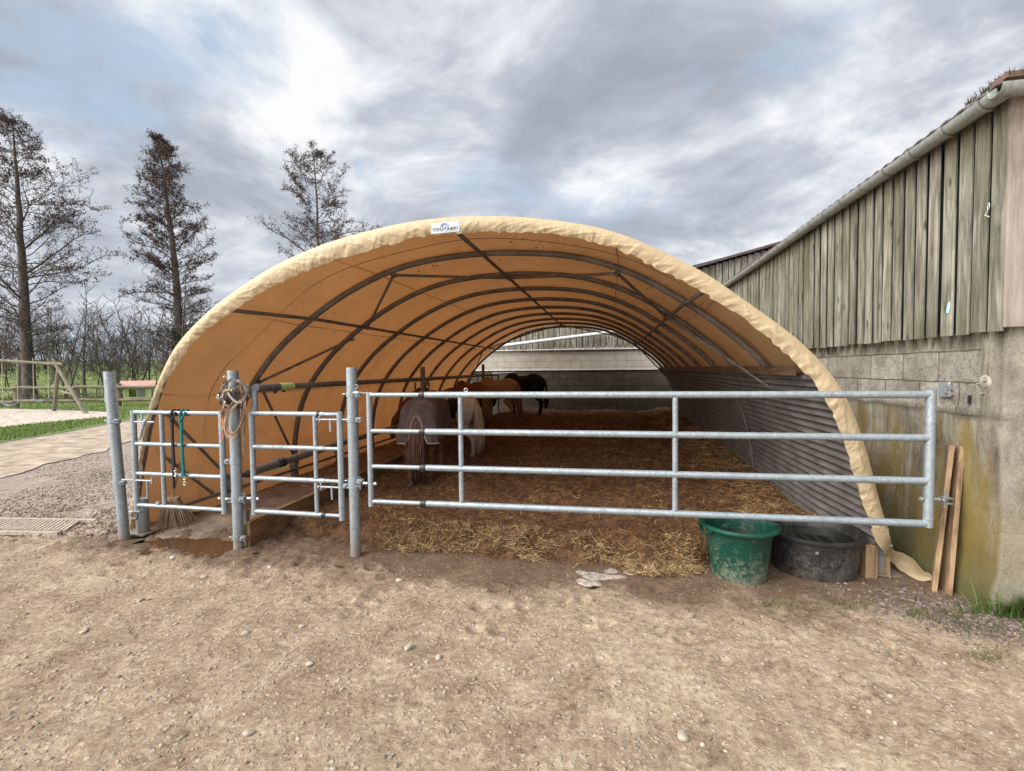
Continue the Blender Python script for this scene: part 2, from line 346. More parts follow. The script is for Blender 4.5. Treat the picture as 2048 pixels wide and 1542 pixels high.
# concrete side wall
def wallm(name, axis, dark=False):
    m, t, b, o = newmat(name)
    pos = N(t, 'ShaderNodeNewGeometry').outputs['Position']; s_ = N(t, 'ShaderNodeSeparateXYZ'); t.links.new(pos, s_.inputs[0])
    hor = mth(t, 'ADD', s_.outputs[0], s_.outputs[1]) if axis == 'side' else s_.outputs[0]
    z = s_.outputs[2]; cc = N(t, 'ShaderNodeCombineXYZ'); t.links.new(hor, cc.inputs[0]); t.links.new(mth(t, 'ADD', z, -0.15 if axis == 'side' else -0.05), cc.inputs[1])
    wob = noise(t, pos, 6, 3); cc2 = N(t, 'ShaderNodeVectorMath', operation='ADD'); t.links.new(cc.outputs[0], cc2.inputs[0])
    wv = N(t, 'ShaderNodeCombineXYZ'); t.links.new(mth(t, 'MULTIPLY', wob, 0.03), wv.inputs[0]); t.links.new(mth(t, 'MULTIPLY', wob, 0.02), wv.inputs[1]); t.links.new(wv.outputs[0], cc2.inputs[1])
    bk = N(t, 'ShaderNodeTexBrick'); bk.inputs['Scale'].default_value = 1; bk.inputs['Brick Width'].default_value = 0.47; bk.inputs['Row Height'].default_value = 0.23 if axis == 'side' else 0.205
    bk.inputs['Mortar Size'].default_value = 0.007 if axis == 'side' else 0.009; bk.inputs['Mortar Smooth'].default_value = 0.3; bk.offset = 0.5
    bk.inputs['Color1'].default_value = (0.78, 0.78, 0.78, 1); bk.inputs['Color2'].default_value = (1.0, 1.0, 1.0, 1); bk.inputs['Mortar'].default_value = (0.40, 0.37, 0.33, 1) if axis == 'side' else (0.42, 0.4, 0.36, 1)
    t.links.new(cc2.outputs[0], bk.inputs['Vector'])
    g1 = noise(t, pos, 5, 8, 0.7); g2 = noise(t, pos, 60, 5, 0.7)
    f = mth(t, 'ADD', mth(t, 'MULTIPLY', g1, 0.6), mth(t, 'MULTIPLY', g2, 0.4))
    block = ramp(t, f, [(0.36, (0.13, 0.12, 0.10)), (0.48, (0.28, 0.265, 0.23)), (0.62, (0.44, 0.42, 0.37))])
    block = mixc(t, 1.0, block, bk.outputs['Color'], 'MULTIPLY')
    hole = ramp(t, noise(t, pos, 38, 6, 0.75), [(0.55, 0.0), (0.64, 1.0)])
    block = mixc(t, mth(t, 'MULTIPLY', hole, 0.7), block, (0.06, 0.05, 0.04))
    if axis == 'side':
        stv = N(t, 'ShaderNodeMapping'); stv.inputs['Scale'].default_value = (3.5, 3.5, 0.7); t.links.new(pos, stv.inputs[0])
        st = noise(t, stv.outputs[0], 1.6, 7, 0.65, 0.3)
        conc = ramp(t, mth(t, 'ADD', mth(t, 'MULTIPLY', st, 0.65), mth(t, 'MULTIPLY', f, 0.35)), [(0.38, (0.06, 0.052, 0.042)), (0.475, (0.18, 0.163, 0.132)), (0.60, (0.35, 0.33, 0.28))])
        conc = mixc(t, mth(t, 'MULTIPLY', ramp(t, noise(t, pos, 45, 5, 0.8), [(0.62, 0.0), (0.70, 1.0)]), 0.6), conc, (0.07, 0.06, 0.045))
        och = ramp(t, mth(t, 'ADD', noise(t, stv.outputs[0], 0.9, 6, 0.6, 0.5), mth(t, 'ADD', mth(t, 'MULTIPLY', mth(t, 'SUBTRACT', 1.0, z), 0.16), mth(t, 'MULTIPLY', mth(t, 'SUBTRACT', noise(t, pos, 32, 6, 0.75), 0.5), 0.30))), [(0.46, 0.0), (0.62, 0.9)])
        conc = mixc(t, och, conc, (0.185, 0.135, 0.04))
        # an ochre-yellow streak of lichen below the gate hinge
        dy = mth(t, 'ABSOLUTE', mth(t, 'SUBTRACT', s_.outputs[1], 3.90)); yl = ramp(t, mth(t, 'ADD', dy, mth(t, 'ADD', mth(t, 'MULTIPLY', noise(t, pos, 7, 7, 0.8), 0.22), mth(t, 'MULTIPLY', noise(t, pos, 40, 5, 0.8), 0.10))), [(0.16, 0.75), (0.27, 0.0)])
        conc = mixc(t, mth(t, 'MULTIPLY', mth(t, 'MULTIPLY', yl, ramp(t, mth(t, 'DIVIDE', z, 3.0), [(0.41, 1.0), (0.43, 0.0)])), ramp(t, noise(t, stv.outputs[0], 3, 5), [(0.35, 0.3), (0.6, 1.0)])), conc, (0.25, 0.19, 0.035))
        gr = ramp(t, mth(t, 'ADD', z, mth(t, 'ADD', mth(t, 'MULTIPLY', noise(t, pos, 3, 8, 0.75), 0.7), mth(t, 'MULTIPLY', noise(t, pos, 28, 6, 0.8), 0.35))), [(0.58, 0.9), (1.12, 0.0)])
        conc = mixc(t, gr, conc, (0.085, 0.085, 0.04))
        zz = mth(t, 'DIVIDE', mth(t, 'ADD', z, mth(t, 'MULTIPLY', noise(t, pos, 6, 5), 0.09)), 3.0)
        cornr = mth(t, 'MULTIPLY', ramp(t, mth(t, 'DIVIDE', s_.outputs[1], 10.0), [(0.376, 0.0), (0.386, 1.0)]), 1.0)
        isb = mth(t, 'MULTIPLY', ramp(t, zz, [(0.443, 0.0), (0.447, 1.0)]), mth(t, 'MULTIPLY', ramp(t, zz, [(0.600, 1.0), (0.604, 0.0)]), cornr))
        c = mixc(t, isb, conc, block)
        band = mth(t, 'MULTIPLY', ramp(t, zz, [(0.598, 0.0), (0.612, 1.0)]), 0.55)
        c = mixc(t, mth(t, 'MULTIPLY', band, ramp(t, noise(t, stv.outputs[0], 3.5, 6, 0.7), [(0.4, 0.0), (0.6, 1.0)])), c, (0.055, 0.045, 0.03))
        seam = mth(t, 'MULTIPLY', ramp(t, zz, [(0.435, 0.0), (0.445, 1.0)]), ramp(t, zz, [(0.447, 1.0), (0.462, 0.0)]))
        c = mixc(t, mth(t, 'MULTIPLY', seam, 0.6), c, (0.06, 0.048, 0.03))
        front = ramp(t, mth(t, 'DIVIDE', s_.outputs[1], 10.0), [(0.3595, 1.0), (0.361, 0.0)])
        lc = ramp(t, f, [(0.36, (0.16, 0.145, 0.12)), (0.49, (0.29, 0.27, 0.225)), (0.62, (0.42, 0.395, 0.335))])
        c = mixc(t, mth(t, 'MULTIPLY', front, 0.6), c, lc)
        hgt = mth(t, 'ADD', mth(t, 'MULTIPLY', g1, 0.5), mth(t, 'ADD', mth(t, 'MULTIPLY', g2, 0.35), mth(t, 'MULTIPLY', mth(t, 'MULTIPLY', bk.outputs['Fac'], isb), -0.6)))
    else:
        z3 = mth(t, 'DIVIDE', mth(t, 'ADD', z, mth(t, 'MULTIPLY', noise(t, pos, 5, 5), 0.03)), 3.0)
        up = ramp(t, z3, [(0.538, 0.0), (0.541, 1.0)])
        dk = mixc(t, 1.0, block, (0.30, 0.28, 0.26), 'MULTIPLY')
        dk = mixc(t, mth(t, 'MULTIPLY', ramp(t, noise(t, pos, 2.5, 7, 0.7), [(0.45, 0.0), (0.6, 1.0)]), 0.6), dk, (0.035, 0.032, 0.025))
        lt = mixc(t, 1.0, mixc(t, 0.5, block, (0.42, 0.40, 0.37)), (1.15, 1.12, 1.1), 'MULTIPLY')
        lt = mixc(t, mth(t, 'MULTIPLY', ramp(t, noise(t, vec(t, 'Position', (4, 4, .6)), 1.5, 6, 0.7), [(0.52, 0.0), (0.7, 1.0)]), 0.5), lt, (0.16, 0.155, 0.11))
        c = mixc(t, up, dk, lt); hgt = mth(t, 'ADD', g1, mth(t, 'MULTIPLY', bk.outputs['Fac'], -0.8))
    setc(t, b, 'Base Color', c); b.inputs['Roughness'].default_value = 0.9; b.inputs['Specular IOR Level'].default_value = 0.2
    bump(t, b, hgt, 0.7, 0.02); return m
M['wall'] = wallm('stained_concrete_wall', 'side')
M['backwall'] = wallm('rear_block_wall', 'back')
M['fibro'] = pm('fibre_cement_sheet', [(0.3, (0.075, 0.07, 0.07)), (0.7, (0.16, 0.15, 0.145))], 4, 0.8, 0, 0.3, dirt=((0.19, 0.19, 0.17), 2.2, 0.56, 0.75))
M['roof'] = pm('roof_sheet', [(0.3, (0.05, 0.035, 0.045)), (0.7, (0.12, 0.09, 0.10))], 5, 0.8, 0, 0.4, dirt=((0.10, 0.10, 0.04), 6, 0.55, 0.7))
M['gablesheet'] = pm('weathered_gable', [(0.3, (0.10, 0.10, 0.08)), (0.5, (0.22, 0.22, 0.18)), (0.7, (0.36, 0.35, 0.31))], 4, 0.85, 0, 0.4, sc=(3, 3, 0.7))
M['white'] = pm('white_pipe', [(0.3, (0.55, 0.57, 0.62)), (0.7, (0.72, 0.74, 0.78))], 5, 0.4, 0, 0.1)
M['ledge'] = pm('pale_ledge', [(0.3, (0.45, 0.45, 0.42)), (0.7, (0.7, 0.7, 0.68))], 5, 0.7, 0, 0.1)
def tubm(name, base, rough, mud, lo, hi):
    m, t, b, o = newmat(name); v = vec(t, 'Object'); n1 = noise(t, v, 2.2, 4, 0.6); n2 = noise(t, v, 26, 7, 0.75, 0.8)
    s_ = N(t, 'ShaderNodeSeparateXYZ'); t.links.new(v, s_.inputs[0])
    f = mth(t, 'ADD', mth(t, 'MULTIPLY', n2, 0.72), mth(t, 'ADD', mth(t, 'MULTIPLY', n1, 0.45), mth(t, 'MULTIPLY', s_.outputs[2], -0.30)))
    df = ramp(t, f, [(lo, 0.0), (hi, 0.85)])
    c = ramp(t, noise(t, v, 7, 4), [(0.3, [q * 0.7 for q in base]), (0.7, base)])
    c = mixc(t, df, c, mud); setc(t, b, 'Base Color', c); setc(t, b, 'Roughness', mth(t, 'ADD', mth(t, 'MULTIPLY', df, 0.5), rough))
    bump(t, b, mth(t, 'ADD', n2, mth(t, 'MULTIPLY', df, 0.5)), 0.3, 0.004); return m
M['green'] = tubm('green_plastic', (0.003, 0.062, 0.042), 0.36, (0.22, 0.225, 0.16), 0.50, 0.68)
M['black'] = tubm('black_plastic', (0.022, 0.023, 0.026), 0.38, (0.19, 0.17, 0.145), 0.50, 0.80)
def waterm(name, c, rough=0.04):
    m, t, b, o = newmat(name); setc(t, b, 'Base Color', c); b.inputs['Roughness'].default_value = rough
    bump(t, b, noise(t, vec(t, 'Position'), 14, 3), 0.06, 0.01); return m
M['water'] = waterm('trough_water', (0.012, 0.014, 0.012))
M['puddle'] = waterm('muddy_puddle', (0.075, 0.042, 0.022), 0.12)
def attrm(name, rough=0.85, tr=0.0, bs=0, spec=0.3):
    m, t, b, o = newmat(name); a = N(t, 'ShaderNodeAttribute', attribute_name='Col'); t.links.new(a.outputs[0], b.inputs['Base Color'])
    b.inputs['Roughness'].default_value = rough; b.inputs['Specular IOR Level'].default_value = spec
    if tr:
        tl = N(t, 'ShaderNodeBsdfTranslucent'); t.links.new(a.outputs[0], tl.inputs['Color']); mx = N(t, 'ShaderNodeMixShader'); mx.inputs[0].default_value = tr
        t.links.new(b.outputs[0], mx.inputs[1]); t.links.new(tl.outputs[0], mx.inputs[2]); t.links.new(mx.outputs[0], o.inputs[0])
    return m
M['straw'] = attrm('straw', 0.7, 0.15); M['grass'] = attrm('grass_blades', 0.7, 0.3); M['leaf'] = attrm('dry_leaves', 0.9, 0.1)
M['stone'] = pm('stone', [(0.3, (0.26, 0.22, 0.18)), (0.5, (0.37, 0.32, 0.26)), (0.7, (0.45, 0.40, 0.34))], 16, 0.85, 0, 0.4)
M['gravel'] = attrm('gravel', 0.9)
M['lime'] = pm('chalky_stone', [(0.35, (0.17, 0.14, 0.115)), (0.5, (0.30, 0.27, 0.235)), (0.65, (0.42, 0.39, 0.35))], 22, 0.9, 0, 0.5)
M['bark'] = pm('bark', [(0.3, (0.045, 0.036, 0.033)), (0.5, (0.09, 0.075, 0.068)), (0.7, (0.17, 0.145, 0.125))], 6, 0.9, 0, 0.6, 0.02, 14, sc=(2, 2, 0.6))
M['twig'] = pm('twig', [(0.3, (0.06, 0.048, 0.045)), (0.7, (0.14, 0.115, 0.105))], 3, 0.9, 0, 0)
# ground
def groundm():
    m, t, b, o = newmat('trodden_earth'); pos = N(t, 'ShaderNodeNewGeometry').outputs['Position']
    s_ = N(t, 'ShaderNodeSeparateXYZ'); t.links.new(pos, s_.inputs[0]); x = s_.outputs[0]; y = s_.outputs[1]
    big = noise(t, pos, 0.55, 5, 0.6); mid = noise(t, pos, 3.5, 7, 0.68); fine = noise(t, pos, 26, 8, 0.72, 0.3); grit = noise(t, pos, 120, 4, 0.7)
    f = mth(t, 'ADD', mth(t, 'MULTIPLY', mid, 0.30), mth(t, 'ADD', mth(t, 'MULTIPLY', fine, 0.46), mth(t, 'MULTIPLY', grit, 0.24)))
    c = ramp(t, f, [(0.38, (0.105, 0.070, 0.048)), (0.455, (0.235, 0.168, 0.118)), (0.53, (0.335, 0.264, 0.193)), (0.62, (0.53, 0.445, 0.34))])
    c2 = ramp(t, f, [(0.38, (0.17, 0.12, 0.08)), (0.47, (0.335, 0.265, 0.187)), (0.60, (0.57, 0.485, 0.36))])
    pale = ramp(t, mth(t, 'ADD', big, mth(t, 'MULTIPLY', mth(t, 'DIVIDE', x, 4.0), 0.12)), [(0.48, 0.0), (0.62, 0.8)])
    c = mixc(t, pale, c, c2)
    # pebbles pressed in
    vo = N(t, 'ShaderNodeTexVoronoi'); vo.inputs['Scale'].default_value = 34; t.links.new(pos, vo.inputs['Vector'])
    sc_ = N(t, 'ShaderNodeSeparateColor'); t.links.new(vo.outputs['Color'], sc_.inputs[0])
    peb = mth(t, 'MULTIPLY', ramp(t, vo.outputs['Distance'], [(0.28, 1.0), (0.42, 0.0)]), ramp(t, sc_.outputs[0], [(0.72, 0.0), (0.76, 1.0)]))
    c = mixc(t, mth(t, 'MULTIPLY', peb, 0.6), c, mixc(t, sc_.outputs[1], (0.30, 0.26, 0.22), (0.55, 0.49, 0.42)))
    grn = ramp(t, noise(t, pos, 1.4, 7, 0.7), [(0.60, 0.0), (0.74, 0.5)]); c = mixc(t, grn, c, (0.15, 0.14, 0.075))
    # damp earth along the shelter front
    edge = mth(t, 'ADD', y, mth(t, 'ADD', mth(t, 'MULTIPLY', mth(t, 'SUBTRACT', noise(t, pos, 1.6, 6, 0.65), 0.5), 1.3), mth(t, 'MULTIPLY', mth(t, 'SUBTRACT', noise(t, pos, 14, 5, 0.7), 0.5), 0.5)))
    damp = mth(t, 'MULTIPLY', ramp(t, mth(t, 'DIVIDE', edge, 10.0), [(0.325, 0.0), (0.362, 1.0)]), ramp(t, mth(t, 'DIVIDE', mth(t, 'ADD', x, 10.0), 20.0), [(0.235, 0.0), (0.265, 1.0)]))
    mud = ramp(t, f, [(0.34, (0.055, 0.033, 0.022)), (0.5, (0.12, 0.078, 0.053)), (0.66, (0.22, 0.16, 0.115))])
    c = mixc(t, mth(t, 'MULTIPLY', damp, 0.9), c, mud)
    # grey-mauve gravel to the left of the shelter and beside the barn
    gl = mth(t, 'MULTIPLY', ramp(t, mth(t, 'DIVIDE', mth(t, 'ADD', mth(t, 'ADD', x, mth(t, 'MULTIPLY', mid, 1.2)), 10.0), 20.0), [(0.26, 1.0), (0.30, 0.0)]),
             ramp(t, mth(t, 'DIVIDE', mth(t, 'ADD', y, mth(t, 'MULTIPLY', mid, 1.0)), 10.0), [(0.46, 0.0), (0.50, 1.0)]))
    gcol = ramp(t, f, [(0.34, (0.15, 0.12, 0.10)), (0.5, (0.29, 0.245, 0.215)), (0.66, (0.45, 0.40, 0.355))])
    c = mixc(t, gl, c, gcol)
    far_ = ramp(t, mth(t, 'DIVIDE', y, 40.0), [(0.30, 0.0), (0.42, 1.0)]); fargr = ramp(t, noise(t, pos, 0.8, 7, 0.7), [(0.3, (0.06, 0.09, 0.025)), (0.7, (0.14, 0.20, 0.05))])
    c = mixc(t, far_, c, fargr)
    setc(t, b, 'Base Color', c); setc(t, b, 'Roughness', mth(t, 'SUBTRACT', 0.95, mth(t, 'MULTIPLY', damp, 0.2))); b.inputs['Specular IOR Level'].default_value = 0.2
    h = mth(t, 'ADD', mth(t, 'MULTIPLY', mid, 0.5), mth(t, 'ADD', mth(t, 'MULTIPLY', fine, 0.6), mth(t, 'ADD', mth(t, 'MULTIPLY', grit, 0.22), mth(t, 'MULTIPLY', peb, 0.35))))
    bump(t, b, h, 0.8, 0.030); return m
M['ground'] = groundm()
M['path'] = pm('beaten_path', [(0.36, (0.20, 0.155, 0.115)), (0.5, (0.33, 0.265, 0.205)), (0.63, (0.45, 0.375, 0.30))], 3, 0.95, 0, 0.5, 0.02, 25, detail=8)
M['sand'] = pm('pale_sand', [(0.38, (0.27, 0.215, 0.18)), (0.48, (0.46, 0.39, 0.335)), (0.62, (0.62, 0.545, 0.48))], 5, 0.95, 0, 0.8, 0.06, 9, detail=8)
M['turf'] = pm('turf', [(0.3, (0.08, 0.125, 0.03)), (0.7, (0.16, 0.23, 0.06))], 5, 0.95, 0, 0.6, 0.03, 20)
M['meadow'] = pm('meadow_grass', [(0.32, (0.06, 0.10, 0.022)), (0.5, (0.125, 0.19, 0.04)), (0.66, (0.23, 0.29, 0.085))], 0.9, 0.95, 0, 0.9, 0.35, 1.5, detail=9)
M['slab'] = pm('dirty_slab', [(0.3, (0.13, 0.095, 0.07)), (0.5, (0.22, 0.17, 0.13)), (0.7, (0.32, 0.26, 0.21))], 5, 0.9, 0, 0.8, 0.03, 16, detail=8)
M['muck'] = pm('trodden_bedding', [(0.3, (0.045, 0.021, 0.010)), (0.5, (0.115, 0.057, 0.027)), (0.7, (0.20, 0.11, 0.05))], 9, 0.9, 0, 1.0, 0.05, 22, detail=8)
# ------------------------------------------------------------------ ground
_hr = np.random.default_rng(21)
HOOF = [(_hr.uniform(-4.2, 1.8), 3.65 - abs(_hr.normal()) * .45, _hr.uniform(.045, .065)) for _ in range(70)]
def gz(x, y):
    x = np.asarray(x, dtype=float); y = np.asarray(y, dtype=float)
    near = 1 - sst(9, 14, np.hypot(x, y))
    h = (fbm(x * 0.9, y * 0.9, 3) - 0.5) * 0.05 + (fbm(x * 6, y * 6, 4, 0.6) - 0.5) * 0.028
    lump = (fbm(x * 9 + 40, y * 9, 4, 0.6) - 0.45) * 0.10 * sst(3.2, 3.7, y) * (1 - sst(4.6, 5.4, y)) * (1 - sst(-3.2, -1.5, x))
    hoof = np.zeros_like(h)
    for (hx, hy, hr) in HOOF: hoof -= 0.022 * np.exp(-(((x - hx) / hr) ** 2 + ((y - hy) / (hr * .85)) ** 2) ** 2) - 0.010 * np.exp(-((np.hypot(x - hx, y - hy) - hr * 1.25) / (hr * .3)) ** 2)
    h = (h + np.maximum(lump, -0.02) + hoof + 0.03 * (fbm(x * 0.35 + 5, y * 0.8, 2) - .5)) * near
    pm_ = np.exp(-(((x + 3.85) / .62) ** 2 + ((y - 3.86) / .20) ** 2) ** 2)
    return h * (1 - pm_) - 0.022 * pm_
def ax(lo, a, b, hi, st, grow=1.09):
    mid = list(np.arange(a, b, st)); L = []; p = a; d = st
    while p > lo: d *= grow; p -= d; L.append(p)
    Rr = []; p = b; d = st
    while p < hi: d *= grow; Rr.append(p); p += d
    return np.array(L[::-1] + mid + Rr + [hi])
xs = ax(-400, -6.5, 3.2, 250, 0.026); ys = ax(-30, 0.6, 4.6, 500, 0.026)
X, Y = np.meshgrid(xs, ys, indexing='ij')
V = np.stack([X.ravel(), Y.ravel(), gz(X, Y).ravel()], 1)
g = npmesh('ground', V, gridf(len(xs), len(ys))[:, ::-1], M['ground'], smooth=True); g['kind'] = 'structure'
def sheet(name, pts, z, mat, edge=0.12, kind='structure', n=10, label=None, cat=None):
    P = []
    k = len(pts)
    for i in range(k):
        a = pts[i]; b_ = pts[(i + 1) % k]
        for j in range(n):
            q = a.lerp(b_, j / n); amp = edge * min(1, (b_ - a).length)
            P.append((q.x + (fbm(q.x * 2.1, q.y * 2.1, 3) - .5) * 2 * amp, q.y + (fbm(q.x * 2.3 + 9, q.y * 2.1, 3) - .5) * 2 * amp, z))
    bm = bmesh.new(); vs_ = [bm.verts.new(p) for p in P]; bm.faces.new(vs_); bmesh.ops.triangulate(bm, faces=bm.faces[:])
    bm.normal_update()
    for f in bm.faces:
        if f.normal.z < 0: f.normal_flip()
    me = bpy.data.meshes.new(name); bm.to_mesh(me); bm.free(); me.materials.append(mat)
    o = bpy.data.objects.new(name, me); COL.objects.link(o); o['kind'] = kind
    return o, P
def px(*l): return [onz(u, v) for u, v in l]
sheet('grass_verge', px((-500, 950), (0, 886), (120, 866), (230, 845), (330, 822), (330, 806), (200, 806), (0, 804), (-900, 800)), 0.012, M['turf'])
_, SAND = sheet('sand_area', px((-300, 880), (0, 856), (110, 844), (205, 836), (232, 830), (215, 825), (120, 821), (0, 818), (-500, 815)), 0.02, M['sand'])
sheet('path', px((-400, 1030), (0, 958), (110, 925), (200, 905), (262, 885), (330, 850), (330, 836), (235, 848), (120, 870), (0, 893), (-400, 950)), 0.016, M['path'], edge=.17, n=12)
# meadow rising beyond the swing, in a frame looking out to the left
da = Vector((ray(190, 735)[0], ray(190, 735)[1], 0)).normalized(); db = Vector((da.y, -da.x, 0))
def mz(a, b_): return -0.10 + sst(40, 86, a) * 2.7 + sst(70, 160, a) * 1.8 + (fbm(np.asarray(a) * 0.25, np.asarray(b_) * 0.25, 4, 0.6) - 0.5) * 0.9 * sst(38, 50, a) + .02
aa = np.linspace(31, 170, 180); bb = np.linspace(-110, 60, 200); A_, B_ = np.meshgrid(aa, bb, indexing='ij')
V = np.stack([A_ * da.x + B_ * db.x, A_ * da.y + B_ * db.y, mz(A_, B_)], -1).reshape(-1, 3)
g = npmesh('meadow', V, gridf(180, 200), M['meadow'], smooth=True); g['kind'] = 'structure'
def af(a, b_, z=None): 
    p = da * a + db * b_; p.z = float(mz(a, b_)) if z is None else z; return p
# ------------------------------------------------------------------ grass, gravel, straw scatter
def blades(name, P, h, wd, cols, mat, label, cat, lean=0.5, group=None, kind='stuff', seg=2):
    P = np.asarray(P, dtype=float); n = len(P); h = h * rng.uniform(0.5, 1.3, n); a = rng.uniform(0, 2 * PI, n); l = lean * rng.uniform(0.1, 1, n) * h
    d = np.stack([np.cos(a), np.sin(a)], 1); s_ = np.stack([-d[:, 1], d[:, 0]], 1) * wd * rng.uniform(0.6, 1.3, n)[:, None]
    V = np.zeros((n, 6, 3)); 
    for k, (t, ww) in enumerate(((0, 1), (0.5, 0.8), (1, 0.12))):
        c = P.copy(); c[:, :2] += d * (l * t * t)[:, None]; c[:, 2] += h * t * (1 - 0.15 * t)
        V[:, k * 2] = c; V[:, k * 2, :2] -= s_ * ww; V[:, k * 2 + 1] = c; V[:, k * 2 + 1, :2] += s_ * ww
    Fb = np.array([[0, 1, 3, 2], [2, 3, 5, 4]]); Fq = (np.arange(n)[:, None, None] * 6 + Fb[None]).reshape(-1, 4)
    ci = rng.integers(0, len(cols), n); c = np.asarray(cols)[ci] * rng.uniform(0.7, 1.25, n)[:, None]
    o = npmesh(name, V.reshape(-1, 3), Fq, mat, cols=np.repeat(np.clip(c, 0, 1), 2, axis=0)); o['kind'] = kind
    if label: o['label'] = label; o['category'] = cat
    return o
GREENS = [(0.08, 0.15, 0.03), (0.12, 0.21, 0.045), (0.06, 0.11, 0.03), (0.20, 0.25, 0.08), (0.24, 0.21, 0.10)]
def in_px(n, box, poly=None, z=0.0):
    u = rng.uniform(box[0], box[2], n); v = rng.uniform(box[1], box[3], n); out = []
    for a, b_ in zip(u, v):
        p = onz(a, b_, z); out.append((p.x, p.y, z))
    return np.array(out)
def inside(P, poly):
    x, y = P[:, 0], P[:, 1]; c = np.zeros(len(P), bool); k = len(poly)
    for i in range(k):
        x1, y1 = poly[i][0], poly[i][1]; x2, y2 = poly[(i + 1) % k][0], poly[(i + 1) % k][1]
        m = ((y1 > y) != (y2 > y)) & (x < (x2 - x1) * (y - y1) / (y2 - y1 + 1e-12) + x1); c ^= m
    return c
P = in_px(26000, (-60, 803, 335, 900)); pl = [tuple(onz(u, v)) for u, v in ((-500, 950), (0, 884), (120, 864), (230, 843), (330, 820), (330, 806), (-900, 802))]
P = P[inside(P, pl) & ~inside(P, SAND)]; P[:, 2] = 0.012
blades('grass', P, 0.07, 0.012, [(0.13, 0.21, 0.05), (0.17, 0.26, 0.07), (0.10, 0.16, 0.04), (0.24, 0.28, 0.10)], M['grass'], 'short green grass growing on the verges around the sand area', 'grass')
Q = []
for (u, v, su, sv, n) in ((195, 955, 30, 9, 700), (115, 1027, 22, 6, 220), (110, 993, 40, 4, 160), (45, 1025, 30, 5, 120), (215, 945, 18, 8, 300)):
    for _ in range(n):
        p = onz(u + rng.normal() * su, v + rng.normal() * sv); Q.append((p.x, p.y, float(gz(p.x, p.y))))
for (u, v, su, sv, n) in ((1900, 1233, 45, 9, 420), (1965, 1255, 40, 8, 260), (1830, 1228, 12, 5, 130), (1980, 1315, 25, 9, 140), (1610, 1210, 60, 7, 160), (1700, 1215, 40, 5, 80), (1545, 1212, 12, 5, 60)):
    for _ in range(n):
        p = onz(u + rng.normal() * su, v + rng.normal() * sv); Q.append((p.x, p.y, float(gz(p.x, p.y))))
Q = np.array(Q); Q = Q[~((Q[:, 0] > 2.5) & (Q[:, 1] > 3.55))]
blades('weeds', Q, 0.022, 0.0028, [(.09, .12, .035), (.13, .15, .05), (.17, .16, .08), (.22, .19, .11)], M['grass'], 'sparse low weeds and grass poking through the trodden yard', 'weeds', 1.0)
T = []
c0 = onz(2035, 1222)
for _ in range(2600):
    r = abs(rng.normal()) * 0.10; a = rng.uniform(0, 2 * PI); x_ = c0.x + 0.05 + r * math.cos(a) * 1.5; y_ = min(c0.y + r * math.sin(a) * 0.8, 3.58); T.append((x_, y_, 0.0))
T = np.array(T); tuft = blades('grass_tuft', T, 0.17, 0.004, GREENS[:4], M['grass'], 'thick green grass tuft growing at the foot of the barn corner', 'grass tuft', 1.1, kind=None)
if 'kind' in tuft: del tuft['kind']
# icosahedral pebbles
def pebbles(name, P, S, cols, mat, squash=0.6, tone=None):
    P = np.asarray(P); n = len(P); g_ = (1 + 5 ** .5) / 2
    I = np.array([(-1, g_, 0), (1, g_, 0), (-1, -g_, 0), (1, -g_, 0), (0, -1, g_), (0, 1, g_), (0, -1, -g_), (0, 1, -g_), (g_, 0, -1), (g_, 0, 1), (-g_, 0, -1), (-g_, 0, 1)]) / math.hypot(1, g_)
    T_ = np.array([(0, 11, 5), (0, 5, 1), (0, 1, 7), (0, 7, 10), (0, 10, 11), (1, 5, 9), (5, 11, 4), (11, 10, 2), (10, 7, 6), (7, 1, 8), (3, 9, 4), (3, 4, 2), (3, 2, 6), (3, 6, 8), (3, 8, 9), (4, 9, 5), (2, 4, 11), (6, 2, 10), (8, 6, 7), (9, 8, 1)])
    V = I[None] * (1 + rng.uniform(-0.28, 0.28, (n, 12, 1))) * S[:, None, None]
    V = V * np.stack([rng.uniform(0.8, 1.5, n), rng.uniform(0.6, 1, n), rng.uniform(0.4, 0.8, n) * squash / 0.6], 1)[:, None, :]
    a = rng.uniform(0, 2 * PI, n); c, s_ = np.cos(a)[:, None], np.sin(a)[:, None]
    x_, y_ = V[..., 0] * c - V[..., 1] * s_, V[..., 0] * s_ + V[..., 1] * c
    V = np.stack([x_, y_, V[..., 2]], -1) + P[:, None, :]
    Fq = (np.arange(n)[:, None, None] * 12 + T_[None]).reshape(-1, 3)
    ci = np.asarray(cols)[rng.integers(0, len(cols), n)] * rng.uniform(0.75, 1.2, n)[:, None]
    if tone is not None: ci = ci * tone[:, None]
    return npmesh(name, V.reshape(-1, 3), Fq, mat, cols=np.repeat(ci, 20, axis=0))
STC = [(0.28, 0.235, 0.185), (0.35, 0.295, 0.235), (0.40, 0.345, 0.28), (0.22, 0.175, 0.14), (0.33, 0.27, 0.205)]
n = 15000; y_ = 0.75 + rng.random(n) ** 1.3 * 3.9; x_ = rng.uniform(-1, 1, n) * (1.3 + y_ * 1.25) - 0.55 * y_ * 0.3
S_ = rng.exponential(0.0026, n) + 0.0020; S_ = np.minimum(S_, 0.015); k = (x_ < 2.5) | (y_ < 3.5); x_, y_, S_ = x_[k], y_[k], S_[k]
o = pebbles('gravel', np.stack([x_, y_, gz(x_, y_) + S_ * 0.1], 1), S_, STC, M['gravel'], tone=1.0 - 0.5 * sst(3.0, 3.6, y_)); tagp(o, 'small loose grit and pebbles scattered over the earth yard', 'gravel', kind='stuff')
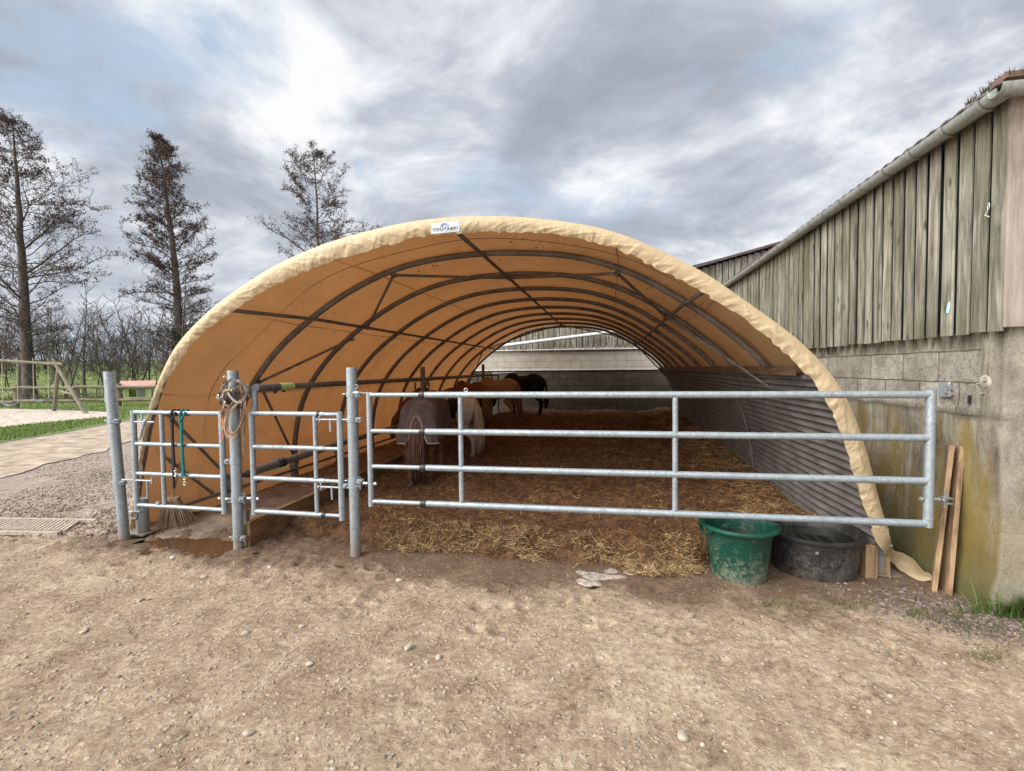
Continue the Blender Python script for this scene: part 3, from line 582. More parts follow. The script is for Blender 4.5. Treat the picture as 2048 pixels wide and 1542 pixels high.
Pm = in_px(9000, (-40, 905, 300, 1075)); Pm = Pm[Pm[:, 0] < -4.75]; k = fbm(Pm[:, 0] * 1.1, Pm[:, 1] * 1.1, 3) > 0.38; Pm = Pm[k]; S_ = rng.uniform(0.006, 0.019, len(Pm)); Pm[:, 2] = gz(Pm[:, 0], Pm[:, 1])
o = pebbles('coarse_gravel', Pm, S_, [(0.27, 0.225, 0.19), (0.34, 0.29, 0.25), (0.19, 0.155, 0.13), (0.31, 0.255, 0.205)], M['gravel']); tagp(o, 'grey mauve crushed stone spread left of the shelter', 'gravel', kind='stuff')
Pm = np.array([(2.25 + rng.normal() * 0.22, 3.62 + rng.normal() * 0.16, 0) for _ in range(900)]); Pm = np.concatenate([Pm, np.array([(rng.uniform(2.1, 3.3), 3.5 - abs(rng.normal()) * 0.10, 0) for _ in range(700)])]); Pm = Pm[~((Pm[:, 0] > 2.53) & (Pm[:, 1] > 3.57))]
S_ = rng.uniform(0.005, 0.018, len(Pm)); Pm[:, 2] = gz(Pm[:, 0], Pm[:, 1])
o = pebbles('wallside_gravel', Pm, S_, [(0.14, 0.11, 0.098), (0.19, 0.15, 0.135), (0.09, 0.072, 0.065)], M['gravel']); tagp(o, 'mauve crushed stone along the foot of the barn wall', 'gravel', kind='stuff')
def strands(name, P, L, wd, cols, mat, flat=0.35, parent=None, up=None, curl=0.25):
    """little curved straws; P (n,3), L lengths"""
    P = np.asarray(P, dtype=float); n = len(P); a = rng.uniform(0, 2 * PI, n); e = rng.normal(0, flat, n) if up is None else up
    d = np.stack([np.cos(a) * np.cos(e), np.sin(a) * np.cos(e), np.sin(e)], 1); s_ = np.stack([-np.sin(a), np.cos(a), rng.normal(0, 0.5, n)], 1); s_ /= np.linalg.norm(s_, axis=1)[:, None]
    bnd = rng.normal(0, curl, n)[:, None] * L[:, None]; V = np.zeros((n, 6, 3))
    for k, t in enumerate((-0.5, 0.0, 0.5)):
        c = P + d * (L * t)[:, None] + s_ * bnd * (0.25 - t * t); up_ = np.cross(d, s_)
        V[:, k * 2] = c - (s_ * 0.7 + up_ * 0.7) * wd[:, None] * 0.5; V[:, k * 2 + 1] = c + (s_ * 0.7 + up_ * 0.7) * wd[:, None] * 0.5
    Fb = np.array([[0, 1, 3, 2], [2, 3, 5, 4]]); Fq = (np.arange(n)[:, None, None] * 6 + Fb[None]).reshape(-1, 4)
    return npmesh(name, V.reshape(-1, 3), Fq, mat, cols=np.repeat(np.clip(cols, 0, 1), 2, axis=0), parent=parent)
n = 5200; y_ = 0.8 + rng.random(n) * 3.1; x_ = rng.uniform(-1, 1, n) * (1.2 + y_ * 1.2) - 0.1; y2 = y_
cc = np.array([(0.42, 0.33, 0.19), (0.52, 0.42, 0.26), (0.30, 0.22, 0.13)])[rng.integers(0, 3, n)]
o = strands('loose_straw', np.stack([x_, y_, gz(x_, y_) + 0.006], 1), 0.010 + rng.exponential(0.018, n), rng.uniform(0.0012, 0.003, n), cc, M['straw'], 0.08); tagp(o, 'stray wisps of straw blown over the bare yard', 'straw', kind='stuff')
# larger loose stones of the yard
STN = [((491, 1270), .034, 'pale angular stone lying on the yard left of centre'), ((604, 1256), .030, 'flat grey stone on the yard in line with the third post'), ((818, 1292), .040, 'largest pale rounded stone on the bare yard'),
       ((878, 1310), .026, 'small round stone just right of the largest yard stone'), ((409, 1153), .030, 'whitish stone on the damp earth below the left gate'), ((168, 1266), .028, 'brownish stone at the left of the yard'),
       ((619, 1330), .026, 'low grey chip of stone nearer the camera than the other left stones'), ((281, 1200), .030, 'half buried pale stone left of the middle post'), ((957, 1293), .018, 'dark pebble right of the two rounded stones'),
       ((957, 1293), 0, ''), ((345, 1117), .032, 'muddy pale stone beside the puddle'), ((798, 1162), .030, 'flat pale stone on the dark mud in front of the straw'), ((1134, 1198), .024, 'small whitish stone in front of the chalky patches'),
       ((1365, 1472), .040, 'dark flat stone near the bottom of the yard'), ((497, 1470), .030, 'grey stone near the bottom edge at left'), ((540, 1136), .026, 'white pebble on the mud right of the middle post')]
for (uv, s_, lb) in STN:
    if s_ == 0: continue
    p = onz(*uv); s_ *= .72; b_ = MB(); b_.ball((0, 0, 0), s_, 14, 9, (1.25, 0.85, 0.55))
    b_.v = [tuple(Vector(q) * (1 + 0.28 * (float(fbm(q[0] * 40 + uv[0], q[1] * 40 + q[2] * 37, 2)) - 0.5) * 2)) for q in b_.v]
    o = b_.build('loose_stone', M['stone'], smooth=True, angle=28); o.location = (p.x, p.y, float(gz(p.x, p.y)) + s_ * 0.25); o.rotation_euler = (0.1, 0.1, uv[0]); tagp(o, lb, 'stone', 'loose stones on the yard')
for i, (u, v, s_, lb) in enumerate(((1190, 1150, .085, 'largest chalky stone set in the mud before the straw'), (1178, 1164, .075, 'nearest chalky stone of the cluster by the straw'), (1232, 1152, .065, 'chalky stone at the right of the cluster by the straw'), (1165, 1143, .045, 'small chalky stone at the left of the cluster by the straw'), (1222, 1139, .05, 'chalky stone half under the straw edge'), (1262, 1142, .045, 'small chalky stone nearest the green tub'))):
    p = onz(u, v); b_ = MB(); b_.ball((0, 0, 0), s_, 22, 9, (1.2, 0.85, 0.13))
    b_.v = [tuple(Vector(q) * (1 + 1.1 * (float(fbm(q[0] * 26 + u, q[1] * 26, 4, .65)) - 0.5))) for q in b_.v]
    o = b_.build('chalky_stone', M['lime']); o.location = (p.x, p.y, float(gz(p.x, p.y)) - 0.001); tagp(o, lb, 'stone', 'chalky stones by the straw edge')
# puddles
for i, (u, v, a, b2, lb) in enumerate(((382, 1092, .66, .26, 'brown'), (672, 1134, .07, .035, 's'))):
    p = onz(u, v); pts = [Vector((p.x + a * math.cos(k * PI / 8) * (0.8 + 0.4 * random.random()), p.y + b2 * math.sin(k * PI / 8) * (0.8 + 0.4 * rng.random()), 0)) for k in range(16)]
    sheet('puddle', pts, 0.0, M['puddle'], 0.3, n=3)[0].location.z = float(gz(p.x, p.y)) + (0.013 if i == 0 else .004)
# drain grate
dr = thing('drain_grate', 'pale slotted concrete drain grate set in the gravel at left', 'drain grate', tuple(onz(48, 1056)), 0.12)
b_ = MB(); 
for i in range(24): b_.box((-0.5 + i * 0.045, 0, 0.022), (0.024, 0.36, 0.03), Matrix.Rotation(0.5, 3, 'Z'))
b_.build('bar', M['stone'], dr)
b_ = MB(); b_.box((0.02, 0.20, 0.02), (1.2, 0.04, 0.036)); b_.box((0.02, -0.20, 0.02), (1.2, 0.04, 0.036)); b_.build('frame', M['stone'], dr)
# ------------------------------------------------------------------ the tunnel shelter
Y0 = 4.10; YE = 14.75; DX = 0.013
RIB = [(-4.58, -.05), (-4.62, .4), (-4.58, .75), (-4.50, 1.1), (-4.37, 1.4), (-4.23, 1.6), (-4.0, 1.87), (-3.77, 2.08), (-3.54, 2.25), (-3.31, 2.41), (-3.09, 2.54), (-2.85, 2.665), (-2.42, 2.835), (-2.0, 2.925), (-1.6, 2.965), (-1.2, 2.975), (-.8, 2.955), (-.4, 2.91), (-.05, 2.825), (.35, 2.665), (.62, 2.51), (.865, 2.35), (1.1, 2.18), (1.31, 2.01), (1.5, 1.84), (1.67, 1.64), (1.82, 1.42), (1.94, 1.18), (2.04, .88), (2.11, .5), (2.14, .2), (2.15, -.05)]
OUT = [(262, 1052), (265, 1010), (272, 960), (283, 900), (295, 840), (310, 785), (330, 735), (355, 690), (395, 645), (440, 605), (500, 563), (560, 527), (640, 492), (720, 467), (800, 448), (868, 438), (940, 433), (1000, 433), (1060, 436), (1120, 443), (1180, 452), (1240, 468), (1300, 492), (1360, 520), (1420, 553), (1470, 588), (1530, 630), (1590, 675), (1640, 723), (1680, 775), (1705, 825), (1725, 880), (1742, 940), (1757, 1000), (1775, 1060)]
INN = [(268, 1058), (272, 1030), (283, 965), (291, 900), (303, 845), (325, 785), (345, 745), (372, 705), (410, 665), (455, 630), (520, 588), (600, 548), (700, 512), (800, 484), (868, 471), (940, 466), (1000, 464), (1080, 467), (1150, 477), (1220, 494), (1300, 530), (1360, 561), (1400, 583), (1455, 617), (1510, 655), (1580, 717), (1620, 758), (1653, 805), (1680, 860), (1697, 915), (1712, 970), (1725, 1015), (1742, 1060)]
def resample(pts, n):
    P_ = np.array(pts, dtype=float)
    for _ in range(1):   # catmull-rom
        Q_ = []
        for i in range(len(P_) - 1):
            p0, p1, p2, p3 = P_[max(i - 1, 0)], P_[i], P_[i + 1], P_[min(i + 2, len(P_) - 1)]
            for t in np.linspace(0, 1, 8, endpoint=False):
                Q_.append(0.5 * ((2 * p1) + (p2 - p0) * t + (2 * p0 - 5 * p1 + 4 * p2 - p3) * t * t + (3 * p1 - p0 - 3 * p2 + p3) * t ** 3))
        Q_.append(P_[-1]); P_ = np.array(Q_)
    d = np.r_[0, np.cumsum(np.linalg.norm(np.diff(P_, axis=0), axis=1))]; s_ = np.linspace(0, d[-1], n)
    return np.stack([np.interp(s_, d, P_[:, k]) for k in range(P_.shape[1])], 1)
def smooth1(P_, it):
    P_ = P_.copy()
    for _ in range(it): P_[1:-1] = P_[1:-1] * 0.5 + (P_[:-2] + P_[2:]) * 0.25
    return P_
NS = 321
rib_c = smooth1(resample(RIB, NS), 40)
outp = [tuple(ony(u, v, Y0))[::2] for u, v in OUT]; outp = [(outp[0][0] - 0.0, -0.03)] + outp
out_c = smooth1(resample(outp, NS), 10)
inn_c = smooth1(resample([tuple(ony(u, v, Y0))[::2] for u, v in INN], NS), 8)
shel = thing('tunnel_shelter', 'long arched livestock shelter with cream tarpaulin cover over dark hoops', 'shelter', (-1.2, Y0, 0))
def S(o): o.parent = shel; o.matrix_parent_inverse = shel.matrix_world.inverted(); return o
shel.matrix_world = Matrix.Translation((-1.2, Y0, 0))
RY = [5.16 + 1.19 * k for k in range(9)]
# cover ends on the right where the side sheeting starts inside; outside it runs down
ny = 260; yy = np.linspace(Y0, YE, ny); V = np.zeros((ny, NS, 3))
# outline at the front closed to the ground on the right
outr = np.vstack([out_c, [[2.19, -0.03]]]); out_full = resample(outr, NS)
offn = np.gradient(rib_c, axis=0); offn = np.stack([-offn[:, 1], offn[:, 0]], 1); offn /= np.linalg.norm(offn, axis=1)[:, None]   # outward
if offn[NS // 2, 1] < 0: offn = -offn
ribo = rib_c + offn * 0.012
sarc = np.linspace(0, 1, NS)
for i, y in enumerate(yy):
    t = float(sst(Y0, 5.16, y)); t = 1 - (1 - t) ** 1.5
    p = out_full * (1 - t) + ribo * t
    ph = (y - 5.16) / 1.19 % 1.0; sag = (math.sin(PI * ph) ** 2) * 0.026 if y > 5.16 else math.sin(PI * min(1, max(0, (y - Y0) / 1.06))) ** 2 * 0.02
    low = np.clip(1 - sarc * 4.2, 0, 1)
    wr = (fbm(y * 1.6 + sarc * 14, sarc * 9 - y * 0.7, 4, 0.55) - 0.5) * (0.02 + 0.13 * low ** 0.7 * 1.5) * (0.25 + 0.75 * abs(math.sin(PI * ph)))
    lo2 = np.clip(1 - sarc * 3.2, 0, 1) ** .6 + .8 * np.clip((sarc - .66) * 7, 0, 1) * np.clip((.86 - sarc) * 9, 0, 1)
    wr += (0.085 * (fbm((y + 8.5 * sarc) * 2.6, (y - 6 * sarc) * .8, 3, .45) - .5) + .03 * (fbm((y + 9 * sarc) * 6.5, (y - 6 * sarc) * 1.1 + 4, 2) - .5)) * lo2 * (.35 + .65 * math.sin(PI * ph) ** 2)
    p = p + offn * (-sag + wr * float(sst(Y0, Y0 + 0.5, y)))[:, None] if np.ndim(wr) else p
    V[i, :, 0] = p[:, 0] + DX * (y - Y0); V[i, :, 1] = y; V[i, :, 2] = p[:, 1]
S(npmesh('cover', V.reshape(-1, 3), gridf(ny, NS), M['tarp'], smooth=True))
# front hem, gathered and wrinkled, folded round the front hoop
nt_ = 16; NH = 1300; oh = resample(out_c, NH); ih = resample(inn_c, NH); s_ = np.arange(NH) / NH; V = np.zeros((NH, nt_, 3)); Ls = s_ * 9.5
for j in range(nt_):
    t = j / (nt_ - 1)
    fr = (fbm(Ls * 4 + t * 1.5, t * 1.2 + Ls * .6, 3, 0.5) - 0.5); fr2 = (fbm(Ls * 24 + t * 2.5 * np.sin(Ls * 2), t * 1.3 + 5 + Ls * 2, 3) - 0.5)
    rid = 1 - np.abs(2 * fbm(Ls * 8 + t * 3.0 * np.sin(Ls * 1.3), t * 1.2 + 7 + Ls, 2) - 1) * 5; rid = np.maximum(rid, 0)
    p = oh * (1 - t) + ih * t; env = math.sin(PI * min(t * 1.0 + 0.02, 1))
    y = Y0 - 0.035 * math.sin(PI * (0.1 + t * 0.8))
    edge = (vn(Ls * 22, Ls * 0 + 3) - 0.5) * 0.022 * max(0, (t - 0.72) / 0.28)
    outn = p - np.array([-1.2, 0.6]); outn = outn / np.linalg.norm(outn, axis=1)[:, None]
    p = p + outn * (edge + 0.006 * fr2 * env)[:, None] if j else p
    V[:, j, 0] = p[:, 0]; V[:, j, 1] = y - (0.018 * fr + 0.013 * rid * (0.2 + t * .8) + 0.040 * fr2 * (.25 + t * t)) * (env * 0.5 + 0.5 * t); V[:, j, 2] = p[:, 1]
S(npmesh('front_hem', V.reshape(-1, 3), gridf(NH, nt_), M['hem'], smooth=True))
# loose end of the hem trailing onto the ground on the right
La = [ony(1742, 1058, 4.06), ony(1752, 1082, 4.05), ony(1768, 1105, 4.05), onz(1788, 1128, .06), onz(1802, 1142, .03), onz(1832, 1158, .02), onz(1868, 1162, .02)]
Lb = [ony(1776, 1058, 4.08), ony(1782, 1082, 4.12), onz(1786, 1098, .15), onz(1806, 1106, .10), onz(1824, 1117, .07), onz(1846, 1138, .04), onz(1871, 1158, .03)]
LA = resample([tuple(p) for p in La], 40); LB = resample([tuple(p) for p in Lb], 40); V = np.zeros((40, 9, 3))
for j in range(9):
    t = j / 8; V[:, j] = LA * (1 - t) + LB * t; V[:, j, 2] += 0.012 * math.sin(PI * t) * np.linspace(0.3, 1, 40) + (fbm(np.arange(40) * .25, t * 3 + 0 * np.arange(40), 3) - .5) * 0.03
S(npmesh('loose_hem_end', V.reshape(-1, 3), gridf(40, 9), M['hem'], smooth=True))
# hoops
def ribpts(y, off=-0.04, s0=0, s1=NS, step=5):
    P_ = rib_c + offn * off; idx = list(range(s0, s1, step)) + [s1 - 1]
    return [Vector((P_[i, 0] + DX * (y - Y0), y, P_[i, 1])) for i in idx]
for k, y in enumerate([Y0 + 0.16] + RY):
    pts = ribpts(y, -0.045)
    if k == 0:
        P_ = out_c * .88 + inn_c * .12; pts = [Vector((P_[i, 0], Y0 + 0.05, P_[i, 1])) for i in range(0, NS, 5)]
    S(MB().tube(pts, 0.038 if k else .018, 12, flat=(1.0, 0.9)).build('hoop', M['rib']))
def on_rib(y, z, left, off=-0.05):
    P_ = rib_c + offn * off; top = int(np.argmax(P_[:, 1])); seg = P_[:top] if left else P_[top:]
    i = int(np.argmin(np.abs(seg[:, 1] - z))); return Vector((seg[i, 0] + DX * (y - Y0), y, seg[i, 1]))
def top_at(y, x, off=-0.05):
    P_ = rib_c + offn * off; i = int(np.argmin(np.abs(P_[:, 0] - x) + (P_[:, 1] < 1.5) * 9)); return Vector((P_[i, 0] + DX * (y - Y0), y, P_[i, 1]))
# purlins: crown, left, right
for nm, f0 in (('c', lambda y: top_at(y, -1.30, -0.075)), ('l', lambda y: on_rib(y, 2.27, True, -0.075)), ('r', lambda y: on_rib(y, 2.30, False, -0.075))):
    a = {'c': ony(917, 467, Y0 + .06), 'l': ony(466, 621, Y0 + .06), 'r': ony(1413, 580, Y0 + .06)}[nm]; pts = [a] + [f0(y) for y in RY] + [f0(YE - .1)]
    S(MB().tube(pts, 0.021, 8).build('purlin', M['rib']))
S(MB().tube([Vector((-4.50 + DX * (y - Y0), y, 0.19)) for y in (Y0 + .1, 8, YE)], 0.02, 8).build('base_rail', M['rib']))
# zigzag bracing between the first hoops and the last ones
def brace(a, b_):
    m = MB().tube([a, b_], 0.017, 8)
    for p in (a, b_): m.tube([p + Vector((0, 0, -.03)), p + Vector((0, 0, .035))], 0.008, 6); m.torus(p, 0.03, 0.006, Matrix.Rotation(PI / 2, 3, 'X'))
    S(m.build('brace', M['rib']))
for y1, y2 in ((RY[0], RY[1]), (RY[-1], RY[-2])):
    A1 = top_at(y1, -2.37, -.1); B0 = top_at(y2, -1.25, -.1); A2 = top_at(y1, .15, -.1); B1 = on_rib(y2, 2.26, True, -.1); B2 = on_rib(y2, 2.3, False, -.1); A0 = on_rib(y1, 1.52, True, -.1); A3 = on_rib(y1, 1.38, False, -.1); Bf = on_rib(y2, .28, True, -.08)
    for a, b_ in ((A1, B0), (A2, B0), (A1, B1), (A2, B2), (on_rib(y2, 2.10, True, -.09), A0), (B2, A3), (A0, Bf)): brace(a, b_)
brace(ony(332, 826, Y0 + .15), on_rib(RY[0], .22, True, -.08)); brace(ony(292, 885, Y0 + .12), on_rib(RY[0] - .35, .22, True, -.06))
# seams of the cover and toggles
for dy in (0.62,):
    pts = [p + Vector((0, 0.05 * math.sin(i * 0.55), 0)) for i, p in enumerate([Vector(((out_full[i, 0] * .35 + ribo[i, 0] * .65) + 0.0, Y0 + dy, (out_full[i, 1] * .35 + ribo[i, 1] * .65))) - Vector((offn[i, 0], 0, offn[i, 1])) * 0.03 for i in range(6, NS - 90, 5)])]
    S(MB().tube(pts, 0.0035, 5).build('seam', M['rib']))
for k_ in (46, 82, 118, 205, 236):
    P_ = rib_c - offn * 0.004; pts = [Vector((P_[k_, 0] + DX * (y - Y0) + (0 if y > 5 else (out_full[k_, 0] - rib_c[k_, 0]) * (1 - float(sst(Y0, 5.16, y)))), y, P_[k_, 1] - .012 + (0 if y > 5 else (out_full[k_, 1] - rib_c[k_, 1]) * (1 - float(sst(Y0, 5.16, y)))))) for y in np.linspace(Y0 + .1, YE - .2, 50)]
    S(MB().tube(pts, 0.004, 4, cap=False).build('weld_line', M['rib_dim']))
rc_ = random.Random(3)
for _ in range(26):
    i = rc_.randint(70, 250); y = rc_.uniform(5.4, 6.3) if rc_.random() < .7 else rc_.uniform(4.4, 5.0); P_ = rib_c - offn * 0.035
    S(MB().tube([(P_[i, 0], y, P_[i, 1]), (P_[i, 0] + rc_.uniform(-.03, .03), y + rc_.uniform(-.02, .02), P_[i, 1] - .006)], .006, 5).build('toggle', M['rib']))
# base shoes
def shoe(x, y):
    m = MB().tube([(x, y, -.05), (x, y, .36)], 0.058, 16); m.box((x, y, 0.012), (0.22, 0.20, 0.012)); m.tube([(x + .05, y - .065, .24), (x - .08, y - .065, .24)], .012, 8); m.torus((x - 0.03, y - .06, .2), .035, .008, Matrix.Rotation(PI / 2, 3, 'X'))
    S(m.build('base_shoe', M['galv']))
shoe(2.17, 4.22); shoe(-4.63, 3.97 + .05)
for y in RY[:3]: shoe(-4.60 + DX * (y - Y0), y)
# corrugated side sheeting on the right, behind the hoops' inner face
P_ = rib_c - offn * 0.115; top = int(np.argmax(P_[:, 1])); sel = [i for i in range(top, NS) if .14 < P_[i, 1] < 1.60]
base_ = resample(P_[sel], 260); L_ = np.r_[0, np.cumsum(np.linalg.norm(np.diff(base_, axis=0), axis=1))]; nb = np.gradient(base_, axis=0); nb = np.stack([-nb[:, 1], nb[:, 0]], 1); nb /= np.linalg.norm(nb, axis=1)[:, None]
for k, (ya, yb, off) in enumerate(((Y0 - .01, 6.95, .0), (6.85, 9.8, .012), (9.7, YE, 0.0))):
    ysx = np.linspace(ya, yb, 12); V = np.zeros((12, 260, 3))
    for i, y in enumerate(ysx):
        tf = 1 - float(sst(Y0, 5.1, y)); hh = inn_c[NS // 2:]; xi_ = np.interp(-base_[:, 1], -hh[:, 1], hh[:, 0]) + .035; bq = base_.copy(); bq[:, 0] = bq[:, 0] * (1 - tf) + xi_ * tf
        q = bq + nb * (0.016 * np.sin(L_ / 0.073 * 2 * PI) + off)[:, None]; V[i, :, 0] = q[:, 0] + DX * (y - Y0) - 0.01; V[i, :, 1] = y; V[i, :, 2] = q[:, 1]
    S(npmesh('corrugated_sheet', V.reshape(-1, 3), gridf(12, 260), M['fibro'], smooth=True))
q = [Vector((base_[i, 0] + DX * 2.8 - .035, 6.93 - 0.0, base_[i, 1])) for i in range(60, 250, 10)]
S(MB().tube(q, 0.02, 6, flat=(1, .6)).build('joint_strip', M['rib']))
for ya, yb in ((Y0 + .14, 6.62), (6.66, 10.6), (10.64, YE)):
    p1 = on_rib(ya, 1.625, False, -.12); p2 = on_rib(yb, 1.625, False, -.12); S(MB().beam(p1, p2, .04, .085).build('timber_rail', M['purlinwood']))
S(MB().box((2.045, 4.13, .13), (.085, .10, .26)).build('timber_block', M['plank'], bev=.004))
# name plate

c1, c2_, c3, c4 = ony(866.5, 449, 4.0), ony(921, 444.5, 4.0), ony(923, 466.5, 4.0), ony(867, 472.5, 4.0)
ctr = (c1 + c2_ + c3 + c4) / 4; ex_ = ((c2_ - c1) + (c3 - c4)).normalized(); wpl = ((c2_ - c1).length + (c3 - c4).length) / 2; hpl = ((c1 - c4).length + (c2_ - c3).length) / 2
ez_ = Vector((0, 0.25, 1)); ez_ = (ez_ - ex_ * ez_.dot(ex_)).normalized(); ey_ = ez_.cross(ex_)
Mp = Matrix((ex_, ez_, -ey_)).transposed().to_4x4(); Mp.translation = ctr + Vector((0, -0.045, 0))
plate = MB().box((0, 0, 0), (wpl, hpl, 0.006)).build('name_plate', pm('white_plate', [(0.3, (0.34, 0.39, 0.46)), (0.7, (0.40, 0.45, 0.52))], 5, 0.4, 0, 0), smooth=False)
plate.matrix_world = Mp; S(plate)
def flatm(n_, c): 
    m, t, b, o = newmat(n_); setc(t, b, 'Base Color', c); b.inputs['Roughness'].default_value = 0.5; return m
M['ink'] = flatm('dark_ink', (0.02, 0.022, 0.03)); M['blueink'] = flatm('blue_ink', (0.10, 0.28, 0.52)); M['greyink'] = flatm('grey_ink', (0.25, 0.28, 0.32))  # dark one: lettering, plus painted shade behind board gaps and in the slot
def text(s__, size, loc, mat, name, parent, ext=0.0012, sx=1.0):
    cu = bpy.data.curves.new('t', 'FONT'); cu.body = s__; cu.size = size; cu.align_x = 'CENTER'; cu.align_y = 'CENTER'; cu.extrude = ext; cu.offset = size * 0.022; cu.space_character = 1.12
    ob = bpy.data.objects.new('t', cu); COL.objects.link(ob); bpy.context.view_layer.update()
    me = bpy.data.meshes.new_from_object(ob.evaluated_get(bpy.context.evaluated_depsgraph_get())); bpy.data.objects.remove(ob)
    me.materials.clear(); me.materials.append(mat); o = bpy.data.objects.new(name, me); COL.objects.link(o); o.parent = parent; o.location = loc; o.scale = (sx, 1, 1); return o
lt_ = text('TOUTABRI', wpl * 0.17, (-.002, -hpl * 0.17, 0.0045), M['ink'], 'lettering', plate)
lt_.scale = (wpl * .90 / (max(v.co.x for v in lt_.data.vertices) - min(v.co.x for v in lt_.data.vertices)), hpl * .30 / (max(v.co.y for v in lt_.data.vertices) - min(v.co.y for v in lt_.data.vertices)), 1)
m = MB(); 
for r0, wd_ in ((wpl * .145, .007), ):
    m.torus((-wpl * 0.035, hpl * 0.06, .004), r0 * .95, wd_ / 2, None, 18, 6, PI)
m.build('logo_arc', M['blueink'], plate)
MB().torus((-wpl * 0.035, hpl * 0.06, .004), wpl * .085, .0035, None, 16, 6, PI).build('logo_arc', flatm('navy_ink', (0.04, 0.09, 0.2)), plate)
MB().box((wpl * 0.2, -hpl * 0.39, .0035), (wpl * .42, .004, .002)).build('small_print_line', M['greyink'], plate)
# ------------------------------------------------------------------ bedding, walkway
def bz(x, y):
    x = np.asarray(x, dtype=float); y = np.asarray(y, dtype=float)
    e = (fbm(x * 2.2, y * 0.7, 4, 0.6) - 0.5) * 0.35
    fr = sst(3.90, 4.25, y + e - 0.25 * sst(-2.0, -3.2, x) )
    h = 0.10 + 0.16 * sst(5, 13, y) + (fbm(x * 1.5, y * 1.5, 4, 0.6) - 0.5) * 0.13 + (fbm(x * 8, y * 8, 4, 0.65) - 0.5) * 0.09 + 0.10 * sst(1.2, 2.0, x) * (0.6 + 0.8 * fbm(x, y * 2, 3))
    lip = np.exp(-((y + e - 4.28) / 0.22) ** 2) * 0.06 * (0.5 + fbm(x * 3.3, y, 3))
    tubs = np.maximum(1 - sst(.36, .60, np.hypot(x - 1.68, (y - 4.22) * 1.05)), 1 - sst(.2, .36, np.hypot(x - 1.05, y - 3.97)))
    return -0.10 + fr * (h + 0.10 + lip) * (1 - tubs)
xs = np.arange(-3.24, 2.05, 0.035); ys = np.concatenate([np.arange(3.6, 7, 0.03), np.arange(7, 16.2, 0.06)])
X, Y = np.meshgrid(xs, ys, indexing='ij'); V = np.stack([X.ravel(), Y.ravel(), bz(X, Y).ravel()], 1)
bed = npmesh('straw_bedding', V, gridf(len(xs), len(ys))[:, ::-1], M['muck'], smooth=True); tagp(bed, 'deep brown trodden bedding covering the shelter floor behind the gates', 'bedding', kind='stuff')
def strawcol(x, y, n):
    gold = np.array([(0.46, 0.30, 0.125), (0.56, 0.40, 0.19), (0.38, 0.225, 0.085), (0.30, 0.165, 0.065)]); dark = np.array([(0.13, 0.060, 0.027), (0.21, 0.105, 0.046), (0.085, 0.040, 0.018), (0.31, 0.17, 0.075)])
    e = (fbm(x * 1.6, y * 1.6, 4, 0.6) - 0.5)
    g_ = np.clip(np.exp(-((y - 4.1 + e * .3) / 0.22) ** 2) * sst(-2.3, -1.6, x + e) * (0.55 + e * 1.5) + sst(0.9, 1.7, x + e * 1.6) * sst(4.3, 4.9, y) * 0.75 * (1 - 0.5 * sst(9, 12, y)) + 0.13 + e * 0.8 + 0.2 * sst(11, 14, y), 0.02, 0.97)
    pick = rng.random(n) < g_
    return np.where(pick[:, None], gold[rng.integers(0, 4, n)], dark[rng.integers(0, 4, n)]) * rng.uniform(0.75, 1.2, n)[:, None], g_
n = 95000; y_ = 3.85 + (rng.random(n) ** 2.2) * 11.5; x_ = rng.uniform(-3.2, 2.04, n)
keep = bz(x_, y_) > -0.03; x_, y_ = x_[keep], y_[keep]; n = len(x_); cc, g_ = strawcol(x_, y_, n)
sc_ = 0.8 + 0.09 * (y_ - 4); z_ = bz(x_, y_) + rng.uniform(-0.005, 0.03, n)
o = strands('straw', np.stack([x_, y_, z_], 1), rng.uniform(0.03, 0.11, n) * np.minimum(sc_, 1.3) , rng.uniform(0.002, 0.0045, n) * np.minimum(sc_, 2.0), cc, M['straw'], 0.45); tagp(o, 'tangled golden and brown straw lying on the trodden bedding', 'straw', kind='stuff')
# heaped brighter straw along the front edge and beside the tubs
n = 13000; t = rng.random(n); x_ = np.where(t < .72, .75 - 2.75 * rng.random(n) ** 1.25, np.where(t < .86, rng.normal(.58, .10, n), rng.uniform(1.3, 2.0, n))); y_ = np.where(t < .86, 3.98 + np.abs(rng.normal(0, .17, n)) + (fbm(x_ * 2.5, x_ * 0 + 2, 3) - .5) * .45, rng.uniform(4.75, 5.9, n))
kk = fbm(x_ * 2.6 + 3, y_ * 4, 3) + rng.normal(0, .06, n) > .47; x_, y_ = x_[kk], y_[kk]; n = len(x_); cc = np.array([(0.50, 0.36, 0.19), (0.60, 0.45, 0.26), (0.38, 0.26, 0.13), (0.22, 0.135, 0.065), (.15, .09, .045)])[rng.integers(0, 5, n)] * rng.uniform(.75, 1.15, n)[:, None]
o = strands('front_straw', np.stack([x_, y_, np.maximum(bz(x_, y_), 0) + rng.uniform(0, .035, n)], 1), rng.uniform(.03, .12, n), rng.uniform(.0022, .0045, n), cc, M['straw'], .5); tagp(o, 'bright fresh straw spilling out along the front edge of the bedding', 'straw', kind='stuff')
